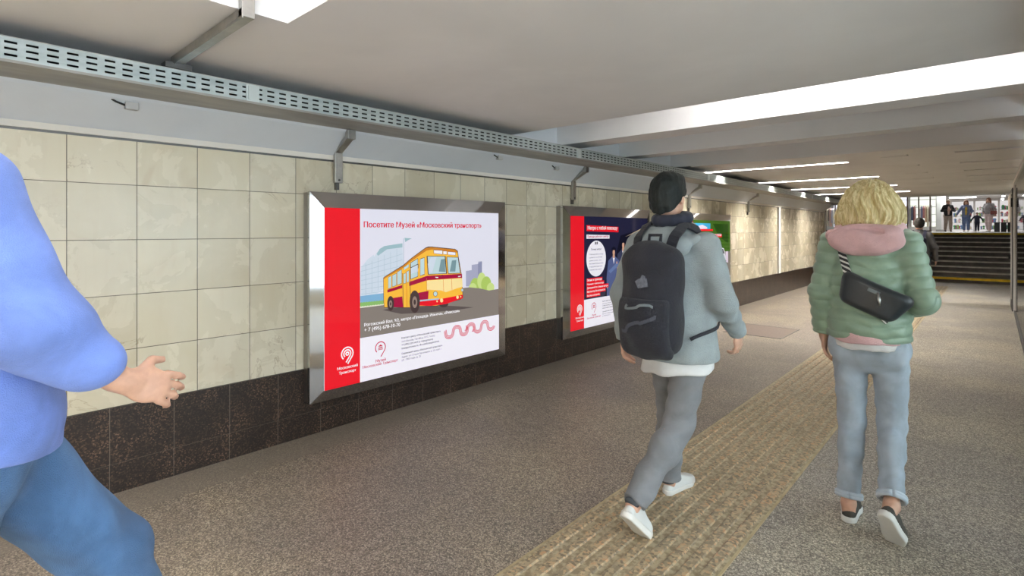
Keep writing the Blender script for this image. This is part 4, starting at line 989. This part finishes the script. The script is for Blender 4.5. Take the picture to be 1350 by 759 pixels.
    def strands(p):
        a = np.arctan2(p[:,0]-H[0], -(p[:,1]-H[1]-.02)); z = p[:,2]-H[2]
        return hf(p) + .0042*np.sin(a*26 + 3*np.sin(z*22) + 1.5*np.sin(a*5)) + .0030*np.sin(a*57 + 5*np.sin(z*31)) + .005*np.sin(a*9 + z*30)
    mesh_field('hair', strands, H - .24, H + .2, .004, m_hair('blond_hair', (.46,.36,.155), (.80,.70,.42), (1,1,.15), 70), woman)
    # waist bag worn across the back
    bag = thing('waist_bag', 'black leather waist bag slung across the back of the green jacket', 'bag', (WX, WY, 0))
    ang = math.radians(-24); Rb = np.array([[math.cos(ang), 0, -math.sin(ang)], [0, 1, 0], [math.sin(ang), 0, math.cos(ang)]])
    bc, _ = snap(tor, [(.055, -.3, 1.145)], .030); bc = bc[0]
    def bf(p):
        q = (p - bc) @ Rb; w = .155 - .035*np.clip((.03 - q[:,2])/.11, 0, 1); wrap = q[:,1] - 1.6*q[:,0]**2
        d = np.maximum(np.abs(q[:,0]) - w + .03, 0); dy = np.maximum(np.abs(wrap) - .005, 0); dz = np.maximum(np.abs(q[:,2] + .005) - .045, 0)
        return np.sqrt(d*d + dy*dy + dz*dz) - .030
    bl = m_cloth('black_leather', (.012,.016,.020), .2, 12, 160, .15, .38)
    mesh_field('bag_body', bf, bc - .26, bc + .26, .005, bl, bag)
    bz = lambda x, z, y=-.3: (bc + Rb @ V3(x, y, z))
    p, nn = snap(bf, [bz(x, .034) for x in np.linspace(-.145, .15, 26)], .0005); q = MB(); ribbon(p, nn, .016, .003, q); q.build('zip', mat('grey_zip', (.14,.17,.19), .4, .3), bag)
    p, nn = snap(bf, [bz(.152, z) for z in (.036, .034)], .002); q = MB(); q.tube([p[0], p[0] + V3(.006,-.012,-.03), p[0] + V3(.008,-.012,-.06)], [.005,.008,.004], 8); q.build('zip_pull', STEEL, bag, smooth=True)
    g = G('zigzag_webbing'); co = g.co(); wv = g.n('TexWave', {'Vector': co, 'Scale': 22.0, 'Distortion': 1.0}, out=1, bands_direction='DIAGONAL'); g.bsdf(Base_Color=g.ramp(wv, [(.45, (.02,.02,.02)), (.62, (.62,.62,.58))], 'CONSTANT'), Roughness=.8); ZZ = g.m
    raw = [bz(-.15, .03)] + [V3(x, y, z) for x, y, z in ((-.105,-.3,1.27), (-.125,-.28,1.33), (-.135,-.2,1.40), (-.135,-.02,1.5), (-.13,.1,1.47), (-.10,.3,1.36), (0,.3,1.24), (.12,.3,1.15), (.22,.12,1.12), (.22,-.03,1.105), (.20,-.14,1.09))] + [bz(.14, .01)]
    fine = []
    for i in range(len(raw)-1): fine += [raw[i]*(1-t) + raw[i+1]*t for t in np.linspace(0, 1, 8, endpoint=False)]
    fine.append(raw[-1]); p, nn = snap(tor, fine, .021); q = MB(); ribbon(p, nn, .036, .004, q); q.build('strap', ZZ, bag)

# ---------------------------------------------------------------- man in the grey hoodie
if 'man' not in SKIP:
    fl_ = foot((-.10, .115, 0), .10, 0.0); fr_ = foot((-.015, -.475, .155), .06, .78)
    J = dict(pelvis=V3(.03,-.01,.90), chest=V3(.0,.01,1.24), neck=V3(-.03,.02,1.455), head=V3(-.05,.055,1.625), shL=V3(-.185,-.0,1.375), shR=V3(.185,.0,1.375), elL=V3(-.26,-.07,1.115), elR=V3(.265,-.03,1.12), wrL=V3(-.275,-.02,.875), wrR=V3(.265,.17,.945),
             hipL=V3(-.055,0,.88), hipR=V3(.11,-.01,.88), knL=V3(-.07,.13,.50), knR=V3(.06,-.06,.47), anL=ankle(fl_), anR=ankle(fr_), ftL=fl_, ftR=fr_)
    B = body_prims(J, 1.0, 1.0)
    pr = flat(B, ['torso','neck','armL','armR','legL','legR','gluteL','gluteR','footL','footR']) + head_prims(J['head'])
    pr += hand_prims(J['wrL'], (.0, .1, -1), (1, .1, 0), (0, 1, 0), 1.0, .5) + hand_prims(J['wrR'], (-.02, .30, -1), (-1, .1, 0), (0, 1, .2), 1.0, .65)
    man = mesh_field('person', union(pr, .03), (-.5,-.64,-.03), (.5,.48,1.8), .005, SKINS, None, head_mat(J['head']))
    tag(man, 'person walking away in a grey hoodie and grey trousers with dark hair', 'person'); MX, MY = 2.368, 2.60; place(man, MX, MY)
    f = union([cone(V3(.03,-.01,.86), V3(.03,0,.98), .162, .152, (1,1.25,1))] + trousers(J,'L',.090,.073,.060,.02) + trousers(J,'R',.090,.073,.060,.02), .035)
    f = inter([wob(cut_ends(f, J, .0), .0042, 34, 4, (1,1,1.6)), plane((0,0,1.0), (0,0,1))], .004)
    mesh_field('trousers', f, (-.35,-.6,.02), (.4,.4,1.02), .006, m_cloth('grey_twill', (.215,.225,.245), .14, 7, 480, .2, .9, .5), man)
    sw = mat('white_leather', (.66,.67,.66), .5, var=.05); sr = mat('white_rubber', (.72,.71,.68), .6)
    for F in (fl_, fr_):
        s_ = shoe(F, man, sw, sr, .285, 1.0, .105)
        q = MB(); Rf = np.stack([F['r'], F['d'], F['u']], 1); P = lambda x, y, z: F['o'] + Rf @ V3(x, y, z)
        q.tube([P(.026*math.cos(t), .040 - .034*math.sin(t), .078) for t in np.linspace(.2, PI-.2, 9)], .014, 8); q.build('heel_tab', mat('dark_grey_suede', (.06,.07,.08), .8), s_, smooth=True)
    f = inter([union([cone(V3(.03,-.01,.70), V3(.03,0,.90), .188, .160, (1,1.22,1)), (ell(V3(.03,-.045,.76), V3(.165,.115,.10)), .05)], .04), plane((0,0,.735), (.12,.0,-1)), plane((0,0,.93), (0,0,1))], .01)
    mesh_field('t_shirt', wob(f, .005, 26, 5, (1.3,1.3,.5)), (-.3,-.3,.66), (.36,.3,.96), .006, m_cloth('white_jersey', (.72,.72,.72), .06, 10, 300, .15, .9, .6), man)
    tor = union([cone(V3(.03,-.015,.84), V3(.02,0,1.02), .206, .190, (1,1.18,1)), (cone(V3(.02,0,1.02), J['chest'], .186, .188, (1,1.24,1)), .05), (cone(J['chest'], V3(-.02,.01,1.40), .188, .105, (1,1.22,1)), .05), (cone(V3(-.145,0,1.362), V3(.14,0,1.362), .066, .066), .05)], .04)
    arms = [(x, k) for s in 'LR' for x, k in sleeve(J, s, .070, .062, .048)]
    hf = union([tor] + arms, .03); hd = wob(hf, .006, 24, 6, (1,1,1.3))
    hd = inter([hd, plane((0,0,.805), (0,0,-1))], .016)
    HOOD = m_cloth('grey_fleece', (.29,.335,.35), .12, 7, 260, .2, .95, .8)
    hoodie = mesh_field('hoodie', hd, (-.45,-.3,.76), (.45,.35,1.54), .006, HOOD, man)
    q = MB()
    for s in 'LR':
        E, W_ = J['el'+s], J['wr'+s]; d = n_(W_-E); r_ = n_(np.cross(d, V3(1,0,.1))); w_ = np.cross(d, r_)
        q = MB(); q.tube([W_ - d*.035, W_ - d*.03, W_ + d*.012, W_ + d*.016], [.044, .048, .044, .036], 20); q.build('cuff', m_cloth('grey_rib', (.30,.35,.37), .1, 40), hoodie, smooth=True)
    hz = [V3(-.025 + .098*math.cos(a), .02 + .09*math.sin(a), 1.442 + .02*math.sin(a)) for a in np.linspace(0, 2*PI, 13)]
    hd2 = union([(cone(hz[i], hz[i+1], .034, .034), .03) for i in range(12)] + [(ell(V3(-.01,-.105,1.375), V3(.155,.060,.068)), .04), (cone(V3(-.15,-.055,1.395), V3(.145,-.055,1.405), .032, .032), .04)], .03)
    hd2 = minus(hd2, ell(V3(-.02,.02,1.52), V3(.078,.075,.09)), .01); mesh_field('hood', wob(hd2, .004, 26, 22), (-.3,-.26,1.28), (.28,.2,1.56), .005, HOOD, man)
    f = union([(cone(V3(-.02 + .075*math.cos(a), .03 + .07*math.sin(a), 1.512 + .012*math.sin(a)), V3(-.02 + .075*math.cos(a+.55), .03 + .07*math.sin(a+.55), 1.512 + .012*math.sin(a+.55)), .028, .028), .02) for a in np.linspace(0, 2*PI, 12)], .02)
    mesh_field('collar', f, (-.16,-.12,1.43), (.12,.18,1.59), .005, m_cloth('navy_cloth', (.012,.016,.035), .1), man)
    H = J['head']; hh = inter([union([ell(H + V3(0,-.012,.032), (.090,.112,.108)), (ell(H + V3(0,-.07,-.035), (.070,.048,.085)), .03), (ell(H + V3(0,.05,.10), (.065,.055,.035)), .03)], .02), lambda p: -(((p-H)[:,2]) - .72*((p-H)[:,1]) + .012)], .012)
    mesh_field('hair', wob(hh, .0025, 90, 7), H - .2, H + .2, .004, m_hair('black_hair', (.003,.005,.005), (.010,.015,.014), (1,1,.3), 60), man)
    # backpack
    bp = thing('backpack', 'black backpack on the back of the person in grey hoodie', 'backpack', (MX, MY, 0)); BK = m_cloth('black_nylon', (.006,.007,.014), .25, 10, 220, .2, .8, .5)
    cB = V3(.02, -.262, 1.115)
    shell = union([rbox(cB, (.15,.075,.25), .07), (ell(cB + V3(0,-.05,-.06), (.135,.075,.19)), .04), (ell(cB + V3(0,.0,.2), (.13,.08,.09)), .03)], .03); shell = wob(shell, .004, 22, 12)
    mesh_field('main_pack', shell, cB - .36, cB + .36, .006, BK, bp)
    pk = inter([grow(shell, .022), plane(cB + V3(0,-.02,0), (0,1,0)), plane(cB + V3(0,0,.02), (0,0,1)), lambda p: np.abs(p[:,0]-cB[0]) - .125], .02)
    mesh_field('front_pocket', pk, cB - .36, cB + .36, .006, BK, bp)
    p, nn = snap(grow(shell, .022), [cB + V3(x, -.3, .005) for x in np.linspace(-.11, .11, 12)], .003); q = MB(); ribbon(p, nn, .012, .003, q); q.build('zip', mat('grey_zip', (.14,.17,.19), .4, .3), bp)
    p, nn = snap(shell, [cB + V3(x, -.3, .13) for x in np.linspace(-.055, .045, 10)], .009); q = MB(); ribbon(p, nn, .04, .004, q); q.build('patch', mat('grey_patch', (.10,.11,.14), .6, var=.3, vs=60), bp)
    p, nn = snap(grow(shell, .022), [cB + V3(-.13 + .26*t, -.3, -.16 + .12*t) for t in np.linspace(0, 1, 16)], .003); q = MB(); ribbon(p, nn, .016, .004, q); q.build('compression_strap', mat('dark_webbing', (.05,.055,.075), .7), bp)
    for sx in (-1, 1):
        raw = [V3(-.02 + sx*.085, -.2, 1.34), V3(-.02 + sx*.10, -.06, 1.47), V3(-.01 + sx*.12, .1, 1.42), V3(sx*.14, .3, 1.25), V3(sx*.19, .15, 1.08), V3(sx*.22, .0, .98), V3(sx*.17, -.2, .93)]
        fine = []
        for i in range(len(raw)-1): fine += [raw[i]*(1-t) + raw[i+1]*t for t in np.linspace(0, 1, 8, endpoint=False)]
        p, nn = snap(union([tor, (hd2, .02)], .02), fine, .008); q = MB(); ribbon(p[:34], nn[:34], .05, .010, q); ribbon(p[33:], nn[33:], .016, .004, q); q.build('shoulder_strap', BK, bp, smooth=False)
    q = MB(); q.tube([cB + V3(-.03,.02,.27), cB + V3(-.03,.03,.315), cB + V3(.03,.03,.315), cB + V3(.03,.02,.27)], .009, 8); q.build('grab_handle', BK, bp, smooth=True)

# ---------------------------------------------------------------- man in the blue shirt at the left edge
if 'blue' not in SKIP:
    fl_ = foot((-.085, .38, 0), .05, -.12); fr_ = foot((.085, -.46, .13), .0, .55)
    J = dict(pelvis=V3(0,.0,1.0), chest=V3(0,-.02,1.36), neck=V3(0,-.07,1.60), head=V3(0,-.08,1.755), shL=V3(-.21,-.05,1.54), shR=V3(.21,.01,1.54), elL=V3(-.30,-.20,1.26), elR=V3(.27,.11,1.25), wrL=V3(-.27,-.16,1.0), wrR=V3(.24,.26,1.105),
             hipL=V3(-.095,.02,.97), hipR=V3(.095,-.01,.97), knL=V3(-.09,.30,.55), knR=V3(.09,-.10,.53), anL=ankle(fl_), anR=ankle(fr_), ftL=fl_, ftR=fr_)
    B = body_prims(J, 1.05, 1.06)
    pr = flat(B, ['torso','neck','armL','armR','legL','legR','gluteL','gluteR','footL','footR']) + head_prims(J['head'], None, 1.03)
    pr += hand_prims(J['wrL'], (.05, .1, -1), (1, .1, 0), (0, 1, 0), 1.05, .5) + hand_prims(J['wrR'], (-.12, 1, -.42), (-1, -.1, -.3), (0, .3, 1), 1.05, .5)
    blue = mesh_field('person', union(pr, .03), (-.5,-.68,-.04), (.5,.78,1.94), .006, SKINS, None, head_mat(J['head'], None, 1.03))
    tag(blue, 'person in a blue shirt and blue jeans cut off by the left edge', 'person'); place(blue, 1.86, .045)
    f = union([cone(V3(0,0,.96), V3(0,0,1.08), .168, .160, (1,1.25,1))] + trousers(J,'L',.118,.088,.072,.08) + trousers(J,'R',.118,.088,.072,.08), .04)
    f = inter([wob(cut_ends(f, J, .05), .005, 28, 14, (1,1,1.6)), plane((0,0,1.1), (0,0,1))], .004)
    mesh_field('jeans', f, (-.35,-.62,.02), (.35,.62,1.12), .007, m_cloth('blue_denim', (.075,.175,.36), .22, 6, 420, .25, .9, .6), blue)
    tor = union([cone(V3(0,.01,.98), V3(0,0,1.14), .205, .198, (1,1.15,1)), (cone(V3(0,0,1.14), J['chest'], .198, .205, (1,1.2,1)), .05), (cone(J['chest'], V3(0,-.04,1.55), .20, .115, (1,1.2,1)), .05), (cone(V3(-.17,-.04,1.53), V3(.17,-.0,1.53), .074, .074), .05)], .04)
    arms = []
    for s in 'LR':
        S_, E, W_ = J['sh'+s], J['el'+s], J['wr'+s]; arms += [(cone(S_, E, .088, .082), .05), (cone(E, E*.40 + W_*.60, .078, .064), .03)]
    sf_ = inter([wob(union([tor] + arms, .03), .008, 20, 15, (1,1,1.2)), plane((0,0,.965), (0,-.25,-1))], .012)
    shirt = mesh_field('shirt', sf_, (-.48,-.4,.9), (.48,.5,1.68), .006, m_cloth('blue_cotton', (.17,.27,.68), .15, 6, 380, .15, .85, .7), blue)
    f = union([(cone(V3(.082*math.cos(a), -.03 + .075*math.sin(a), 1.585 + .014*math.sin(a)), V3(.082*math.cos(a+.55), -.03 + .075*math.sin(a+.55), 1.585 + .014*math.sin(a+.55)), .022, .022), .02) for a in np.linspace(0, 2*PI, 12)], .02)
    mesh_field('collar', f, (-.16,-.18,1.52), (.16,.12,1.66), .005, MATS['blue_cotton'], blue)
    H = J['head']; hh = inter([union([ell(H + V3(0,-.012,.036), (.093,.115,.112)), (ell(H + V3(0,-.07,-.02), (.072,.046,.07)), .03)], .02), lambda p: -(((p-H)[:,2]) - .72*((p-H)[:,1]) + .012)], .012)
    mesh_field('hair', wob(hh, .0025, 90, 17), H - .2, H + .2, .005, m_hair('brown_hair', (.02,.012,.008), (.07,.042,.025), (1,1,.3), 60), blue)
    for F in (fl_, fr_): shoe(F, blue, mat('brown_leather', (.10,.06,.04), .5), mat('dark_rubber', (.03,.03,.03), .7), .29, 1.02, .09)

# ---------------------------------------------------------------- people farther off
def far_person(label, x, y, z, rz, sc, top, bottom, hairc, shoec, arms='down', coat=0.0, stride=.16, hem=.0, long_hair=False, res=.009, skirt=False, inner=None, topname='jacket'):
    fl_ = foot((-.09, stride*.6 - .06, 0), 0, 0); fr_ = foot((.09, -stride*.6 - .06, .012 + max(0, stride - .2)*.3), 0, .08 + max(0, stride - .2))
    J = dict(pelvis=V3(0,0,.92), chest=V3(0,.01,1.26), neck=V3(0,.01,1.47), head=V3(0,.035,1.62), shL=V3(-.165,0,1.40), shR=V3(.165,0,1.40), hipL=V3(-.09,.01,.89), hipR=V3(.09,-.01,.89), knL=V3(-.09, stride*.4 + .02, .49), knR=V3(.09, -stride*.1 + .02, .49), anL=ankle(fl_), anR=ankle(fr_), ftL=fl_, ftR=fr_)
    ar = {'down': ((-.25,-.02,1.14), (-.26,.08,.90), (.25,-.02,1.14), (.26,.08,.90)), 'front': ((-.27,.0,1.14), (-.10,.20,1.20), (.27,.0,1.14), (.08,.20,1.15)), 'wide': ((-.33,.02,1.17), (-.42,.10,.96), (.33,.02,1.17), (.42,.10,.96)),
          'holdR': ((-.26,-.02,1.14), (-.20,.16,1.02), (.30,.0,1.15), (.40,.06,.94)), 'holdL': ((-.30,.0,1.15), (-.40,.06,.98), (.25,-.03,1.14), (.24,.10,.92)), 'bag': ((-.28,.02,1.15), (-.34,.12,.93), (.27,-.03,1.14), (.16,.17,1.0))}[arms]
    for k, v in zip(('elL','wrL','elR','wrR'), ar): J[k] = V3(*v)
    B = body_prims(J, 1, 1)
    pr = flat(B, ['torso','neck','armL','armR','legL','legR','gluteL','gluteR','footL','footR']) + head_prims(J['head'])
    pr += hand_prims(J['wrL'], n_(J['wrL']-J['elL']), (1,.1,0), (0,1,.2), 1, .4) + hand_prims(J['wrR'], n_(J['wrR']-J['elR']), (-1,.1,0), (0,1,.2), 1, .4)
    o = mesh_field('person', union(pr, .03), (-.62,-.5,-.03), (.62,.45,1.8), res, SKINS, None, head_mat(J['head']))
    tag(o, label, 'person'); o.location = (x, y, z); o.rotation_euler = (0,0,rz); o.scale = (sc,)*3
    f = union([cone(V3(0,-.01,.88), V3(0,0,1.0), .162, .154, (1,1.25,1))] + trousers(J,'L',.106,.080,.066,.10) + trousers(J,'R',.106,.080,.066,.10), .04)
    mesh_field('trousers', inter([cut_ends(f, J, .06), plane((0,0,1.02), (0,0,1))], .004), (-.35,-.5,.02), (.35,.45,1.04), res, bottom, o)
    tor = union([cone(V3(0,0,.90 + hem), V3(0,0,1.06), .186, .176, (1,1.2,1)), (cone(V3(0,0,1.06), J['chest'], .176, .180, (1,1.2,1)), .05), (cone(J['chest'], V3(0,.01,1.43), .176, .105, (1,1.2,1)), .05), (cone(V3(-.13,0,1.395), V3(.13,0,1.395), .066, .066), .05)], .04)
    f = union([tor] + [(x, k) for s in 'LR' for x, k in sleeve(J, s, .066, .058, .046)], .03)
    if coat: f = minus(f, cone(V3(0,.22,.8), V3(0,.19,1.42), .085, .06, (1,.9,1)), .01)
    f = inter([wob(f, .005, 24, 3), plane((0,0,.86 + hem), (0,0,-1))], .012)
    mesh_field(topname, f, (-.6,-.35,.8), (.6,.4,1.56), res, top, o)
    if inner is not None:
        g_ = inter([union([cone(V3(0,0,.90), V3(0,0,1.06), .172, .164, (1,1.2,1)), (cone(V3(0,0,1.06), J['chest'], .164, .170, (1,1.2,1)), .05), (cone(J['chest'], V3(0,.01,1.43), .166, .098, (1,1.2,1)), .05)], .04), plane((0,0,.93), (0,0,-1))], .01)
        mesh_field('shirt', g_, (-.4,-.3,.85), (.4,.35,1.54), res, inner, o)
    H = J['head']
    parts = [ell(H + V3(0,-.012,.034), (.092,.114,.110)), (ell(H + V3(0,-.07,-.02), (.072,.046,.07)), .03)]
    if long_hair: parts += [(ell(H + V3(0,-.07,-.12), (.095,.05,.14)), .04), (ell(H + V3(-.085,-.01,-.09), (.03,.05,.13)), .03), (ell(H + V3(.085,-.01,-.09), (.03,.05,.13)), .03)]
    hh = union(parts, .02)
    hh = minus(hh, ell(H + V3(0,.115,-.03), (.068,.085,.11)), .01) if long_hair else inter([hh, lambda p: -(((p-H)[:,2]) - .72*((p-H)[:,1]) + .012)], .012)
    mesh_field('hair', wob(hh, .002, 80, 5), H - .3, H + .2, min(res, .007), hairc, o)
    for F in (fl_, fr_):
        R_ = np.stack([F['r'], F['d'], F['u']], 1)
        shoe_f = union([cone(F['o'] + F['d']*.05 + F['u']*.045, F['o'] + F['d']*.2 + F['u']*.038, .042, .036)], .01); mesh_field('shoe', inter([shoe_f, plane(F['o'], -F['u'])], .004), F['o'] - .3, F['o'] + .35, res, shoec, o)
    return o, tor
if 'far' not in SKIP:
    BH = m_hair('dark_hair_far', (.008,.007,.006), (.03,.025,.02)); RH = m_hair('red_hair_far', (.10,.04,.02), (.25,.11,.06)); GH = m_hair('brown_hair_far', (.05,.03,.02), (.14,.085,.05)); LH = m_hair('light_hair_far', (.30,.24,.18), (.55,.47,.38))
    bs = mat('black_shoe_leather', (.02,.02,.02), .5); ws = mat('white_shoe', (.7,.7,.7), .5)
    # person with a backpack between the woman and the stairs
    o, tor = far_person('person in dark grey jacket seen beyond the green jacket, before the stairs', 2.50, 13.3, 0, 0, .965, m_cloth('charcoal_jacket', (.085,.080,.082), .15, 8), m_cloth('dark_trousers', (.03,.03,.035), .1), BH, bs, 'down', stride=.34)
    bp = thing('backpack', 'small dark blue backpack on the person before the stairs', 'backpack', (2.50, 13.3, 0)); q = V3(0,-.24,1.14)*.965
    BN = m_cloth('navy_nylon', (.016,.018,.045), .2, 10)
    mesh_field('main_pack', union([rbox(q, (.14,.08,.22), .06), (ell(q + V3(0,-.05,-.05), (.11,.06,.14)), .03)], .03), q - .33, q + .33, .01, BN, bp)
    for sx in (-1, 1):
        raw = [V3(sx*.09,-.2,1.36), V3(sx*.11,-.02,1.5), V3(sx*.13,.14,1.38), V3(sx*.16,.25,1.2), V3(sx*.2,.1,1.03), V3(sx*.2,-.1,.98)]; fine = []
        for i in range(len(raw)-1): fine += [raw[i]*(1-t) + raw[i+1]*t for t in np.linspace(0, 1, 6, endpoint=False)]
        p, nn = snap(tor, fine, .01); mb = MB(); ribbon(p*.965, nn, .045, .01, mb); mb.build('shoulder_strap', BN, bp)
    Z = ZU; fc = PI
    far_person('person in open black jacket and beige trousers standing by the white pillar', 1.78, 36.9, Z, fc + .25, .985, m_cloth('black_jacket', (.012,.012,.014), .1), m_cloth('beige_trousers', (.36,.29,.24), .1), LH, bs, 'front', 1, .26, inner=m_cloth('blush_shirt', (.62,.44,.38), .1))
    far_person('person in blue denim coat and yellow top walking beside the child', 2.52, 37.0, Z, fc, .96, m_cloth('denim_coat', (.17,.22,.36), .12), m_cloth('mid_blue_jeans', (.13,.19,.36), .12), RH, ws, 'holdR', 1, .2, -.05, True, inner=m_cloth('mustard_top', (.58,.40,.05), .1))
    far_person('child in dark clothes between the blue coat and the grey jacket', 2.96, 36.8, Z, fc, .575, m_cloth('dark_child_jacket', (.02,.024,.045), .2), m_cloth('dark_child_trousers', (.015,.016,.03), .1), GH, ws, 'wide', 0, .2)
    o, tor = far_person('person with reddish hair in grey jacket and pale pink trousers', 3.42, 36.7, Z, fc - .5, 1.0, m_cloth('grey_short_jacket', (.30,.29,.30), .1), m_cloth('pale_pink_trousers', (.60,.48,.48), .08), RH, ws, 'bag', 0, .18, .06, True)
    bg = thing('handbag', 'small red-brown handbag at the hip of the person in grey jacket', 'bag', (3.42 + .12, 36.56, Z)); 
    mesh_field('bag_body', rbox(V3(0.06,-.14,.98), (.13,.05,.09), .03), V3(-.2,-.3,.8), V3(.3,.1,1.2), .01, mat('red_brown_leather', (.20,.05,.04), .45), bg)
    q = MB(); q.tube([V3(-.04,-.14,1.05), V3(-.1,.02,1.3), V3(-.12,.12,1.44)], .008, 6); q.tube([V3(.16,-.14,1.05), V3(.06,.0,1.3), V3(-.1,.12,1.45)], .008, 6); q.build('strap', MATS['red_brown_leather'], bg)
    far_person('person in blue-grey coat seen through the glass at the right edge', 4.66, 36.2, Z, fc + .4, 1.0, m_cloth('blue_grey_coat', (.22,.27,.36), .1), m_cloth('slate_jeans', (.15,.19,.28), .1), GH, bs, 'down', 0, .2, -.06)
